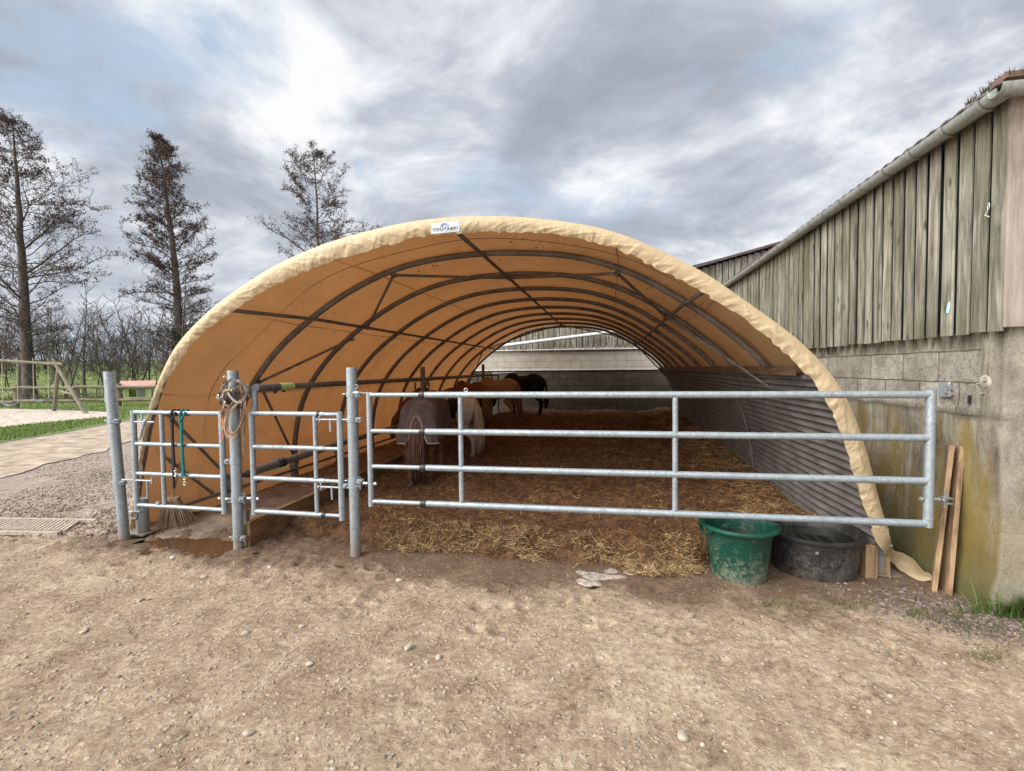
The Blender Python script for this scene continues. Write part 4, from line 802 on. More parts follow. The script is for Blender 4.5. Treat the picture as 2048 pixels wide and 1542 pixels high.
# walkway slab on the left
xs = np.linspace(-4.56, -3.30, 50); ys = np.linspace(3.9, 14.6, 240); X, Y = np.meshgrid(xs, ys, indexing='ij')
V = np.stack([X.ravel(), Y.ravel(), (0.075 * sst(3.9, 4.5, Y + (fbm(X * 2, Y, 3) - .5) * .4) - .02 + 0.05 * sst(4, 9, Y) + (fbm(X * 4, Y * 4, 4, .6) - .5) * .05 - 0.03 * (1 - sst(-4.55, -4.3, X))).ravel()], 1)
g = npmesh('walkway', V, gridf(50, 240)[:, ::-1], M['slab'], smooth=True); g['kind'] = 'structure'
n = 5000; x_ = rng.uniform(-4.4, -3.32, n); y_ = 4.6 + rng.random(n) * 8; k = rng.random(n) < sst(5.2, 7.5, y_); x_, y_ = x_[k], y_[k]; n = len(x_)
cc, _g = strawcol(x_, y_ + 9, n); o = strands('walkway_straw', np.stack([x_, y_, 0.085 + 0.05 * sst(4, 9, y_) + rng.uniform(0, .03, n)], 1), rng.uniform(.04, .12, n), rng.uniform(.003, .006, n), cc, M['straw'], .3); tagp(o, 'scattered hay along the raised walkway behind the kick board', 'hay', kind='stuff')
kb = thing('kick_board', 'brown timber kick board edging the bedding along the walkway', 'kick board', (-3.27, 3.88, 0))
for ya, yb in ((3.86, 7.8), (7.83, 11.6)):
    MB().box((0, (ya + yb) / 2 - 3.88, 0.12), (.045, yb - ya, .24)).build('board', M['kick'], kb, bev=.004)
# broom
br = thing('broom', 'brush of dry brown twigs lying at the foot of the tarpaulin', 'broom', tuple(onz(352, 1052, 0.02)), 0.3)
n = 420; a = rng.normal(0, .35, n); m = MB()
for i in range(260):
    a_ = rng.normal(0, .30); r0 = Vector((-.06 + a_ * .10, 0.05 + rng.normal() * .02, .26 + rng.normal() * .01)); e_ = Vector((0.02 + math.sin(a_) * .30, -.02 + rng.normal() * .05, .01)); m.tube([r0, r0.lerp(e_, .5) + Vector((rng.normal() * .006, 0, .015)), e_], [.006, .005, .002], 4)
m.build('bristles', pm('broom_twigs', [(0.3, (0.16, 0.11, 0.07)), (0.7, (0.30, 0.22, 0.15))], 30, .9), br)
m = MB().box((-.06, .05, .275), (.15, .06, .05)); m.build('head', M['plank'], br, bev=.008)
MB().tube([(-.06, .05, .29), (-.1, .30, .62)], .013, 8).build('handle', M['plank'], br)
# ------------------------------------------------------------------ gate posts and gates
GY = 3.83
def post(base, top, label, clamps):
    t = thing('gate_post', label, 'post', tuple(base), 0, 'round galvanised gate posts'); b = Vector(base); d = Vector(top) - b; r = .0465
    lo = -0.08
    m = MB().tube([d.normalized() * lo, d.normalized() * .02, d * .5, d], r, 28, cap=False); m.lathe([(r, 0), (r - .004, 0), (r - .004, -.3)], tuple(d), 28)
    m.build('tube', M['galv'], t)
    if clamps is not None:
        for z, side in clamps:
            c = d * (z / d.z); m = MB().lathe([(r + .001, -.022), (r + .0055, -.022), (r + .0055, .022), (r + .001, .022)], tuple(c), 28)
            m.box((c.x + side * (r + .022), c.y - .012, z), (.06, .012, .042)); m.box((c.x + side * (r + .022), c.y - .03, z), (.045, .006, .042))
            m.tube([(c.x + side * (r + .02), c.y - .06, z), (c.x + side * (r + .02), c.y + .02, z)], .0075, 8); m.ball((c.x + side * (r + .02), c.y - .045, z), .014, 6, 4, (1, .6, 1))
            m.tube([(c.x - r - .008, c.y - .02, z), (c.x - r - .035, c.y - .02, z)], .007, 8)
            m.build('clamp', M['galv'], t)
    return t
def up_(u, v): return ony(u, v, GY)
P1b = onz(249, 1077); P1t = ony(218, 743, P1b.y); P2b = onz(478, 1096); P2t = ony(465.5, 741, P2b.y); P3b = onz(712, 1110); P3t = ony(703, 735, P3b.y)
zz = lambda v, u=700: up_(u, v).z
post(P1b, P1t, 'leaning galvanised steel post at the left end of the gates', [(zz(842, 230), 1), (zz(965, 238), 1)])
p2 = post(P2b, P2t, 'galvanised steel post draped with the bundle of headcollars', [(zz(922, 470), -1), (zz(997, 470), 1), (zz(1073, 475), 1)])
post(P3b, P3t, 'upright galvanised steel post where the long gate begins', [(zz(788, 705), 1), (zz(839, 707), 1), (zz(962, 710), 1), (zz(972, 710), -1)])
def tapeband(x, z, r, t, wd=.055):
    m = MB().tube([(x - wd / 2, 0, z), (x - wd / 4, 0, z), (x, 0, z), (x + wd / 4, 0, z), (x + wd / 2, 0, z)], [r, r + .003, r + .002, r + .004, r], 14); m.ball((x - .005, -.006, z - r * .9), .014, 8, 6, (1.3, .8, 1)); m.build('tape_band', M['tape'], t)
def hinge(x, z, dirx, t, big=False):
    """eye bolt, pin and nuts between gate stile and post; dirx points to the post"""
    m = MB().tube([(x - dirx * .06, 0, z), (x + dirx * .115, 0, z)], .0085, 10)
    for q in (-.045, .035, .058): m.tube([(x + dirx * (q - .007), 0, z), (x + dirx * (q + .007), 0, z)], .0165, 6)
    m.torus((x + dirx * .10, 0, z), .018, .007, None, 14, 6); m.tube([(x + dirx * .10, 0, z - .055), (x + dirx * .10, 0, z + .04)], .009, 8); m.box((x + dirx * .10, -.02, z - .018), (.05, .05, .006)); m.box((x + dirx * .10, -.02, z + .018), (.05, .05, .006))
    m.torus((x + dirx * .10, -.012, z + .045), .013, .0025, Matrix.Rotation(PI / 2, 3, 'X'), 12, 5)
    m.build('hinge', M['bolt'], t)
def latch(x, z, t, s_=1):
    m = MB().tube([(x - .16 * s_, -.012, z), (x + .05 * s_, -.012, z)], .009, 10); m.tube([(x - .16 * s_, -.012, z + .045), (x - .16 * s_, -.012, z - .02)], .009, 8); m.tube([(x - .175 * s_, -.012, z), (x - .185 * s_, -.012, z)], .013, 8)
    m.tube([(x - .055 * s_, -.012, z), (x - .05 * s_, -.016, z - .11)], .009, 8); m.build('latch', M['galv'], t)
# long gate: inner sliding section on the left, main section to the right
g = thing('field_gate', 'long four-bar galvanised gate spanning the shelter front', 'gate', (0, GY, 0), 0)
xl, xr, xj = -2.0, 2.27, up_(846, 800).x
def zbar(k, x): 
    l = [1.433, 1.118, .807, .497][k]; r_ = [1.442, 1.135, .828, .522][k]; return l + (r_ - l) * (x - xl) / (xr - xl)
for k in range(4):
    MB().tube([(xl, 0, zbar(k, xl)), (xj, 0, zbar(k, xj))], .0195, 16).build('inner_rail', M['galv'], g)
    m = MB().tube([(xj, 0, zbar(k, xj)), (xr, 0, zbar(k, xr))], .0265, 20); m.ball((xr - .028, 0, zbar(k, xr)), .030, 10, 6, (.5, 1, 1)); m.build('rail', M['galv'], g)
    tapeband(xj - .008, zbar(k, xj), .0275, g)
MB().tube([(xl, 0, 1.447), (xl + .002, 0, .455)], .0245, 18).build('stile', M['galv'], g)
MB().tube([(xr + .002, 0, 1.475), (xr, 0, .50)], .031, 20).build('stile', M['galv'], g)
for u in (922, 1350):
    x = up_(u, 900).x
    for k in range(3): MB().tube([(x, 0, zbar(k, x) - .02), (x + .002, 0, zbar(k + 1, x) + .02)], .0215, 16, cap=False).build('upright', M['galv'], g)
MB().torus((up_(932, 786).x, 0, 1.475), .014, .005, Matrix.Rotation(PI / 2, 3, 'X')).build('lifting_eye', M['bolt'], g)
m = MB().box((xl - .05, 0, 1.452), (.16, .018, .008)); m.tube([(xl - .12, 0, 1.40), (xl - .12, 0, 1.50)], .008, 8); m.torus((xl - .12, 0, 1.505), .015, .004, Matrix.Rotation(PI / 2, 3, 'X')); m.tube([(xl - .16, -.01, 1.452), (xl - .09, -.01, 1.452)], .013, 8); m.build('hinge', M['bolt'], g)
hinge(xl, zz(967, 735), -1, g); hinge(xr, .70, 1, g)
m = MB().box((xr + .05, 0, 1.486), (.14, .03, .008)); m.tube([(xr + .11, 0, 1.43), (xr + .11, 0, 1.52)], .008, 8); m.box((xr + .115, .0, 1.50), (.04, .03, .012)); m.box((xr + .115, .0, 1.45), (.04, .03, .012)); m.tube([(xr + .11, 0, 1.515), (xr + .11, 0, 1.53)], .014, 6); m.build('wall_hinge', M['bolt'], g)
def smallgate(xa, xb, zs, mid, label, lat_side, ext=None):
    t = thing('small_gate', label, 'gate', (0, GY, 0), 0, 'small access gates')
    for k, z in enumerate(zs):
        if ext: 
            MB().tube([(xa, 0, z), (ext, 0, z - .002)], .022, 16).build('rail', M['galv'], t); MB().tube([(ext - .01, 0, z - .002), (xb, 0, z - .003)], .0175, 14).build('inner_rail', M['galv'], t)
        else: MB().tube([(xa, 0, z), (xb, 0, z - .004)], .0195, 16).build('rail', M['galv'], t)
    MB().tube([(xa, 0, zs[0] + .015), (xa + .004, 0, zs[3] - .035)], .0255, 18).build('stile', M['galv'], t); MB().tube([(xb, 0, zs[0] + .02), (xb + .004, 0, zs[3] - .04)], .0265, 18).build('stile', M['galv'], t)
    for k in range(3): MB().tube([(mid, 0, zs[k] - .017), (mid + .003, 0, zs[k + 1] + .017)], .0195, 14, cap=False).build('upright', M['galv'], t)
    return t
ZS = [1.262, .955, .665, .355]
g1 = smallgate(-4.475, -3.49, ZS, up_(325, 900).x, 'small galvanised gate with two lead ropes knotted over its top rail', 1)
hinge(-3.49, zz(997, 440), 1, g1)
m = MB().tube([(-4.45, -.012, 1.17), (-4.22, -.012, 1.17)], .009, 8); m.tube([(-4.36, -.012, 1.26), (-4.36, -.012, 1.12)], .009, 8); m.tube([(-4.32, -.02, 1.19), (-4.38, -.02, 1.02)], .012, 8); m.ball((-4.32, -.016, 1.18), .018); m.build('latch', M['galv'], g1)
m = MB().tube([(-4.62, -.012, .60), (-4.27, -.012, .60)], .009, 8); m.tube([(-4.33, -.012, .60), (-4.33, -.012, .42)], .009, 8); m.tube([(-4.27, -.012, .63), (-4.27, -.012, .57)], .011, 8); m.build('latch', M['galv'], g1)
m = MB().box((up_(318, 1010).x, -.01, .385), (.035, .02, .03)); m.build('stop_lug', M['galv'], g1)
g2 = smallgate(-3.17, -2.285, ZS, up_(631, 900).x, 'small galvanised gate hung between the two upright posts', 1, up_(637, 900).x + .06)
hinge(-3.17, zz(997, 505), -1, g2)
latch(-2.285 - .03, zz(839, 670), g2); latch(-2.285 - .03, zz(974, 670), g2)
MB().tube([(-2.25, -.012, zz(839, 680)), (-2.17, -.012, zz(839, 680))], .008, 8).build('latch', M['galv'], g2); MB().tube([(-2.25, -.012, zz(974, 680)), (-2.17, -.012, zz(974, 680))], .008, 8).build('latch', M['galv'], g2)
tapeband(up_(639, 900).x, ZS[0], .0235, g2, .03); tapeband(up_(645, 900).x, ZS[3], .0235, g2, .035)
# ------------------------------------------------------------------ lead ropes
def rope(label, x, z, col, l1, l2, off):
    t = thing('lead_rope', label, 'rope', (x, GY, z), 0, 'lead ropes on the small gate')
    mt = pm('rope_' + label.split()[0], [(0.3, [q * .6 for q in col]), (0.7, col)], 90, .8, 0, .5, bscale=160)
    loop = [Vector((-.035 * math.cos(a) + .0, -.034 * math.cos(a * 1) * 0 - .032 * math.sin(a + .3), .033 * math.cos(a))) for a in np.linspace(0, 2 * PI, 14)]
    m = MB()
    m.tube([Vector((0, .026 * math.sin(a), .026 * math.cos(a))) for a in np.linspace(0, 2 * PI, 14)], .009, 8, cap=False)
    m.tube([Vector((off, .028 * math.sin(a), .026 * math.cos(a))) for a in np.linspace(-.4, 2 * PI - 1.2, 14)] + [Vector((off * .6, -.035, -.05)), Vector((off * .3, -.034, -.065))], .009, 8)
    m.tube([(0, -.03, 0), (-.004, -.036, -.05), (.012, -.045, -.075), (off * .5, -.045, -.06), (off * .8, -.038, -.035)], .010, 8)
    m.build('knot', mt, t)
    m = MB(); m.tube([(.004, -.034, -.05), (.010, -.036, -l1 * .5), (.006, -.034, -l1)], .0105, 8); m.tube([(off * .45, -.036, -.05), (off * .35, -.038, -l2 * .4), (off * .3 + .01, -.036, -l2)], .0105, 8); m.tube([(off * .3, -.026, -.05), (off * .15, -.03, -l2 * .5), (off * .1 + .012, -.03, -l2 * .93)], .009, 8); m.build('cord', mt, t)
    m = MB(); zc = -min(l1, l2) if l1 < l2 else -l2
    xx = off * .3 + .012; 
    m.torus((xx, -.036, -l2 - .016), .014, .0035, Matrix.Rotation(PI / 2, 3, 'X'), 14, 6); m.tube([(xx, -.036, -l2 - .03), (xx + .002, -.036, -l2 - .05)], .006, 8); m.torus((xx + .002, -.036, -l2 - .066), .015, .0042, Matrix.Rotation(PI / 2, 3, 'X'), 14, 6, 1.6 * PI, .5); m.build('snap_hook', M['brass'], t)
    return t
rope('black lead rope knotted on the top rail of the small gate', up_(348, 828).x, 1.262, (.016, .015, .02), .72, .52, .045)
rope('teal lead rope hanging doubled from the small gate', up_(366, 828).x, 1.262, (.0, .17, .16), .60, .60, .05)
# ------------------------------------------------------------------ headcollars over post 2
PX = P2t.x; PYF = P2t.y
def strap(pts, wd, th, m):
    P_ = resample([tuple(p) for p in pts], 26); V = [Vector(p) for p in P_]; k = len(V); vs_ = []; 
    for i in range(k):
        t_ = (V[min(i + 1, k - 1)] - V[max(i - 1, 0)]).normalized(); out = Vector((V[i].x - PX, V[i].y - PYF, 0)); out = out - t_ * out.dot(t_); out = out.normalized() if out.length > 1e-5 else Vector((0, -1, 0)); s__ = t_.cross(out)
        tw = 0.5 * math.sin(i * .4 + pts[0][0] * 50); s2 = s__ * math.cos(tw) + out * math.sin(tw); o2 = out * math.cos(tw) - s__ * math.sin(tw)
        for a, b_ in ((-1, -1), (1, -1), (1, 1), (-1, 1)): vs_.append(V[i] + s2 * a * wd / 2 + o2 * b_ * th / 2)
    fs = [(i * 4 + j, i * 4 + (j + 1) % 4, (i + 1) * 4 + (j + 1) % 4, (i + 1) * 4 + j) for i in range(k - 1) for j in range(4)] + [(3, 2, 1, 0), tuple((k - 1) * 4 + j for j in range(4))]
    m.add(vs_, fs)
def headcollar(label, c, seed, nst, extra=()):
    rr = random.Random(seed); t = thing('headcollar', label, 'headcollar', (PX, PYF, 1.5), 0, 'headcollars hung on the post')
    mt = pm('webbing_' + str(seed), [(0.3, [q * .55 for q in c]), (0.7, c)], 22, .8, 0, .4, bscale=120); org = Vector((PX, PYF, 1.5)); allr = []
    for k in range(nst):
        a0 = rr.uniform(-PI, 0) ; z0 = 1.58 - rr.random() * .12; pts = []; r0 = .062 + rr.random() * .03; drop = rr.uniform(.07, .2); sp = rr.uniform(-1.4, 1.4)
        for q in range(6):
            f = q / 5; a = a0 + sp * math.sin(f * 2.6) + rr.uniform(-.2, .2); rad = r0 + .035 * math.sin(f * PI) + rr.uniform(-.006, .012); pts.append(Vector((PX + rad * math.cos(a) * 1.15 + .02, PYF + rad * math.sin(a), z0 - drop * f + rr.uniform(-.02, .02))))
        m = MB(); strap(pts, rr.uniform(.016, .024), .0045, m); m.v = [tuple(Vector(p) - org) for p in m.v]; m.build('strap', mt, t, angle=20)
        for e_ in (pts[0], pts[-1], pts[3]):
            allr.append(e_)
    for pts in extra:
        m = MB(); strap(pts, .02, .0045, m); m.v = [tuple(Vector(p) - org) for p in m.v]; m.build('strap', mt, t, angle=20)
    for e_ in allr[::2]:
        m = MB(); m.torus(e_ - org + Vector((0, -.008, 0)), .0135, .003, Matrix.Rotation(rr.uniform(0, 3), 3, 'Z') @ Matrix.Rotation(PI / 2, 3, 'X'), 12, 5); m.build('buckle_ring', M['brass'] if rr.random() < .4 else M['bolt'], t)
    return t
def pv(u, v, y): return ony(u, v, y)
headcollar('tan webbing headcollar with long looped noseband low on the post', (.36, .26, .165), 1, 9, [[pv(470, 800, 3.73), pv(452, 830, 3.70), pv(450, 862, 3.70), pv(466, 876, 3.70), pv(480, 850, 3.71), pv(484, 818, 3.72)], [pv(482, 800, 3.72), pv(458, 826, 3.69), pv(455, 856, 3.69), pv(470, 866, 3.69), pv(486, 840, 3.70), pv(490, 800, 3.72)], [pv(452, 800, 3.74), pv(441, 835, 3.72), pv(446, 860, 3.72), pv(455, 877, 3.72)], [pv(489, 815, 3.76), pv(489, 850, 3.75), pv(487, 880, 3.75), pv(491, 908, 3.75)]])
headcollar('dark brown leather headcollar crossed over the others on the post', (.075, .045, .032), 5, 10)
headcollar('beige and grey headcollar tangled at the top of the bundle', (.30, .265, .225), 9, 11, [[pv(450, 775, 3.74), pv(462, 795, 3.70), pv(478, 805, 3.70), pv(494, 786, 3.72), pv(488, 770, 3.74)]])
headcollar('faded red headcollar hanging in a loop beneath the others', (.42, .12, .075), 13, 3, [[pv(445, 825, 3.73), pv(446, 850, 3.71), pv(458, 866, 3.70), pv(474, 862, 3.70), pv(484, 842, 3.72), pv(487, 826, 3.73)], [pv(449, 850, 3.73), pv(446, 862, 3.72), pv(446, 882, 3.72)]])
# ------------------------------------------------------------------ feed barrier
fb = thing('feed_barrier', 'rusty brown pipe feed barrier running along the walkway inside the shelter', 'feed barrier', (-3.25, 3.9, 0))
o3 = Vector((-3.25, 3.9, 0))
def L(*p): return Vector(p) - o3
MB().tube([L(-3.22, 3.95, 1.488), L(-3.24, 4.30, 1.487)], .040, 20).build('sleeve', M['galv_old'], fb)
MB().tube([L(-3.24, 4.28, 1.487), L(-3.25, 9, 1.475), L(-3.25, 14.5, 1.47)], .033, 14).build('top_rail', M['rib'], fb)
m = MB().tube([L(-3.24, 4.22, 1.45), L(-3.24, 4.22, 1.50)], .03, 10); m.ball(L(-3.24, 4.25, 1.445), .02, 8, 6, (1, 1, 1.2)); m.ball(L(-3.24, 4.38, 1.447), .02, 8, 6); m.build('tape_band', M['tape'], fb)
MB().tube([L(-3.24, 4.31, 1.487), L(-3.24, 4.52, 1.486)], .0385, 16).build('green_tape', M['greentape'], fb)
m = MB().tube([L(-3.19, 3.90, 1.25), L(-3.19, 3.90, 1.47)], .029, 16); m.build('riser', M['galv'], fb)
MB().tube([L(-3.28, 3.95, .69), L(-3.33, 5.2, .70)], .040, 18).build('lower_rail', M['galv_old'], fb)
MB().tube([L(-3.33, 5.18, .70), L(-3.36, 9, .72), L(-3.38, 14, .74)], .034, 14).build('lower_rail', M['galv_old'], fb)
for dy in (0, .035, .07, .1): MB().torus(L(-3.30, 4.32 + dy, .693), .043, .011, Matrix.Rotation(PI / 2, 3, 'X'), 18, 8).build('tape_band', M['tape'], fb)
m = MB(); [m.ball(L(-3.28 + q * .015, 4.26 + q * .04, .65), .016, 8, 5, (1, 1.6, .6)) for q in range(4)]; m.build('green_tape', M['greentape'], fb)
m = MB().ball(L(-3.29, 3.90, .68), .035, 10, 8); m.tube([L(-3.29, 3.85, .68), L(-3.29, 3.95, .68)], .02, 8); m.build('pivot', M['plug'], fb)
for y, zt, r in ((8.16, 1.70, .042), (12.6, 1.78, .042)):
    MB().tube([L(-3.2, y, 0), L(-3.2, y, zt)], r, 16).build('upright', M['galv_old'], fb)
    for q in (-.13, .13): MB().tube([L(-3.22 + q, y, .8), L(-3.22 + q, y, 1.42)], .018, 8).build('stay', M['galv_old'], fb)
for y in (10.3, 11.3, 13.7, 14.6): MB().tube([L(-3.22, y, .3), L(-3.22, y, 1.47)], .025, 8).build('upright', M['galv_old'], fb)
pg = thing('back_rail', 'thin galvanised rail and post at the far end behind the ponies', 'rail', (-2.95, 15.2, 0))
MB().tube([(-.6, 0, 1.50), (.12, 0, 1.52)], .025, 8).build('rail', M['galv'], pg); MB().tube([(.12, 0, .3), (.12, 0, 1.55)], .03, 8).build('upright', M['galv'], pg)
st = thing('stub_post', 'short steel stub bound with lime tape beside the middle post', 'stub', tuple(onz(494, 1088)))
MB().tube([(0, 0, -.02), (.0, .01, .33)], .024, 12).build('tube', M['galv_old'], st); MB().tube([(0, -.01, .10), (0, -.006, .21)], .033, 12).build('green_tape', M['greentape'], st); 
# ------------------------------------------------------------------ tubs
def gtub():
    c = Vector((1.05, 3.97, 0)); t = thing('green_tub', 'round green plastic tub splashed with dried mud in front of the bedding', 'tub', tuple(c), .2)
    prof = [(.20, .0), (.215, .012), (.262, .34), (.268, .355), (.268, .385), (.275, .395), (.312, .398), (.322, .405), (.322, .418), (.312, .426), (.285, .428), (.272, .418), (.262, .39), (.258, .34), (.208, .03), (0, .028)]
    prof = [(r * .92, z) for r, z in prof]
    MB().lathe(prof, (0, 0, .0), 56, capb=True).build('body', M['green'], t)
    for s_ in (0, PI):
        m = MB(); P_ = [Vector((.29 * math.cos(a + s_), .315 * math.sin(a + s_), .375 - .02 * math.sin((a + .5) * PI))) for a in np.linspace(-.42, .42, 9)]
        m.tube([Vector((.277 * math.cos(a + s_), .277 * math.sin(a + s_), .40 - .045 * math.cos(a / .42 * PI / 2))) for a in np.linspace(-.42, .42, 9)], .014, 8); m.build('handle', M['green'], t)
    MB().lathe([(0.0, .30), (.234, .30)], (0, 0, 0), 40).build('water', M['water'], t)
    return t
gtub()
def btub():
    t = thing('black_tub', 'wide low black rubber water tub standing right of the green one', 'tub', (1.68, 4.22, 0), .1); sy = .98
    prof = [(.345, 0), (.36, .012), (.385, .12), (.395, .27), (.40, .275), (.40, .31), (.43, .318), (.438, .33), (.437, .348), (.425, .356), (.402, .354), (.392, .335), (.378, .28), (.35, .03), (0, .025)]
    prof = [(r * .825, z * .92) for r, z in prof]
    MB().lathe(prof, (0, 0, 0), 64, 1, sy, capb=True).build('body', M['black'], t); MB().lathe([(0, .252), (.313, .252)], (0, 0, 0), 48, 1, sy).build('water', M['water'], t)
    for a in (-1.95,):
        m = MB().box((.333 * math.cos(a), .333 * sy * math.sin(a) - .004, .24), (.022, .004, .018), Matrix.Rotation(.25, 3, 'Z')); m.build('maker_tag', flatm('grey_tag', (.3, .3, .3)), t)
    return t
btub()
# ------------------------------------------------------------------ leaning planks
for (b0, t0, tx, wd, lb) in (((1867, 1183), (1903, 892), 2.40, .075, 'left narrow plank leaning upright by the gate end'), ((1892, 1184), (1918, 892), 2.43, .12, 'right broader plank leaning upright by the gate end')):
    a = onz(*b0); b_ = ony(t0[0], t0[1], a.y + .08); d = (b_ - a)
    o = thing('leaning_plank', lb, 'plank', tuple(a), 0, 'sawn planks leaning by the gate'); dn = d.normalized()
    MB().beam((0, 0, -.01), d, .030, wd, up=Vector((-.45, -.9, 0)) if wd < .1 else Vector((-.22, -1, 0))).build('plank_face', M['plank'], o, bev=.002)
# third plank between them, set a little back
a = onz(1876, 1182); b_ = ony(1912, 893, a.y + .10); o = thing('leaning_plank', 'middle plank sandwiched between the two outer leaning planks', 'plank', tuple(a + Vector((0, .05, 0))), 0, 'sawn planks leaning by the gate'); MB().beam((0, 0, -.01), b_ - a, .024, .09, up=Vector((-.45, -.9, 0))).build('plank_face', M['plank'], o, bev=.002)
# ------------------------------------------------------------------ barn on the right
XW = 2.55; YC = 3.58; YB = 16.0
barn = thing('timber_barn', 'long barn on the right with grey green vertical boards above stained concrete', 'barn', (XW, YC, 0))
ob = Vector((XW, YC, 0))
def B(m, name, mat, **k):
    m.v = [tuple(Vector(p) - ob) for p in m.v]; return m.build(name, mat, barn, **k)
# side wall as a gently uneven sheet with thickness
yv = np.concatenate([np.linspace(YC, 7.5, 130), np.linspace(7.6, YB, 40)]); zv = np.linspace(-.1, 1.885, 80); Yg, Zg = np.meshgrid(yv, zv, indexing='ij')
Xg = XW + (fbm(Yg * 1.5, Zg * 1.5, 4) - .5) * .035 + (fbm(Yg * 14, Zg * 14, 3) - .5) * .006 + .012 * (Zg > 1.345 + .02 * fbm(Yg * 3, Yg * 0, 2)) * (Yg > 3.82) + 0.05 * sst(.35, 0, Zg) * -1 * (0.4 + fbm(Yg * 3, Yg * 0 + 4, 3))
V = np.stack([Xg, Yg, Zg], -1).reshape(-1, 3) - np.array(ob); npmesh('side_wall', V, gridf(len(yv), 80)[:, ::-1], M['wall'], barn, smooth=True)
xv = np.linspace(XW, 9.0, 120); Xg2, Zg2 = np.meshgrid(xv, zv, indexing='ij'); Yg2 = YC + (fbm(Xg2 * 1.5, Zg2 * 1.5 + 3, 4) - .5) * .02 - (Xg2 - XW) * 0.0
Yg2[0] = YC; V = np.stack([Xg2 + (Xg2 == XW) * (Xg[0][None, :] - XW), Yg2, Zg2], -1).reshape(-1, 3) - np.array(ob); npmesh('front_wall', V, gridf(120, 80), M['wall'], barn, smooth=True)
# boards, one mesh of boards (planks are the surface of the cladding)
rb = random.Random(4)
m = MB(); y = YC - .02; k = 0
px_e = [2012, 1965, 1928, 1895, 1868, 1842, 1819, 1797, 1776, 1757, 1739, 1722, 1706, 1691, 1677, 1664, 1652]
while y < YB:
    wd = rb.uniform(.104, .124); lap = (k % 2 == 0); xx = XW - .045 + rb.uniform(-.005, .005)
    m.cur = (rb.random(), rb.random(), rb.random()); zb = 1.862 + rb.uniform(-.005, .005); ti = rb.uniform(-.005, .005)
    a = Matrix.Rotation(rb.uniform(-.05, .05), 3, 'Z') @ Matrix.Rotation(ti, 3, 'X'); m.box((xx, y + wd / 2, (zb + 3.36) / 2), (.016, wd, 3.36 - zb), a)
    y += wd + (rb.uniform(.034, .044) if rb.random() < .88 else rb.uniform(.045, .06)); k += 1
B(m, 'side_boards', M['board'], smooth=False, bev=.003)
B(MB().box((XW + .06, (YC + YB) / 2 + .1, 2.61), (.03, YB - YC - .3, 1.48)), 'backing', M['ink'], smooth=False)  # near-black sheet added so the gaps between boards read as shade
m = MB(); x = XW - .055; 
while x < 8.8:
    wd = rb.uniform(.17, .2); m.cur = (rb.random(), rb.random(), rb.random()); m.box((x + wd / 2, YC - .035 - (.02 if int(x * 10) % 2 else 0), (1.885 + 3.40) / 2), (wd, .024, 3.40 - 1.885)); x += wd + .008
B(m, 'front_boards', M['board_new'], smooth=False, bev=.003)
# roof with corrugated edge, gutter with joints
m = MB(); ny_ = 420; ya = YC - .10; vs_ = []; 
for i in range(ny_):
    y = ya + (YB + .4 - ya) * i / (ny_ - 1); wv = .007 * math.sin(y / .146 * 2 * PI)
    for (x, z) in ((2.41, 3.375 - .008 * (y - YC)), (2.41, 3.39 - .008 * (y - YC)), (6.5, 4.6), (11.0, 3.3)): vs_.append((x, y, z + wv))
fs = [(i * 4 + j, i * 4 + j + 1, (i + 1) * 4 + j + 1, (i + 1) * 4 + j) for i in range(ny_ - 1) for j in range(3)]
m.add(vs_, fs); B(m, 'roof', M['roof'], angle=0)
def gut(pts, name='gutter', r=.06):
    m = MB(); P_ = [Vector(p) for p in pts]; k = 14; vs_ = []
    for p in P_:
        for rr_, rev in ((r, False), (r - .005, True)):
            rg = range(k) if not rev else range(k - 1, -1, -1)
            for j in rg:
                a = PI + PI * j / (k - 1); vs_.append((p.x + rr_ * math.cos(a), p.y, p.z + rr_ * math.sin(a)))
    n2 = 2 * k; fs = [(i * n2 + j, (i + 1) * n2 + j, (i + 1) * n2 + (j + 1) % n2, i * n2 + (j + 1) % n2) for i in range(len(P_) - 1) for j in range(n2)]
    fs += [tuple(range(n2)), tuple((len(P_) - 1) * n2 + j for j in range(n2))][:0]
    m.add(vs_, fs); return m
ge = YC - .13; zg = lambda y: 3.335 - .008 * (y - YC) + .006 * math.sin(y * 1.3)
XG = 2.415
B(gut([(XG, y, zg(y)) for y in np.linspace(ge, YB - .1, 40)]), 'gutter', M['zinc'])
for u, v in ((1960, 195), (1880, 258), (1815, 303), (1763, 343), (1717, 375), (1677, 405), (1643, 431), (1616, 452), (1592, 467), (1570, 484), (1552, 498), (1534, 512), (1518, 524), (1500, 538)):
    y = onx(u, v, XG - .06).y; y = max(ge + .15, min(YB - .2, y)); B(gut([(XG, y - .02, zg(y)), (XG, y + .02, zg(y))], r=.069), 'gutter_joint', M['zinc'])
# gutter along the front face
m = MB(); vs_ = []; k = 14
for x in (XG - .068, 5.0, 8.8):
    for j in range(k):
        a = PI + PI * j / (k - 1); vs_.append((x, ge + .0 + .06 * math.cos(a), 3.335 + .06 * math.sin(a)))
m.add(vs_, [(i * k + j, i * k + j + 1, (i + 1) * k + j + 1, (i + 1) * k + j) for i in range(2) for j in range(k - 1)]); B(m, 'gutter', M['zinc'])
B(MB().box((4.85, YC - .05, 3.415), (4.85, .12, .035)), 'verge_tile', pm('old_red_verge', [(0.3, (.11, .07, .05)), (0.7, (.19, .12, .09))], 8, .85))
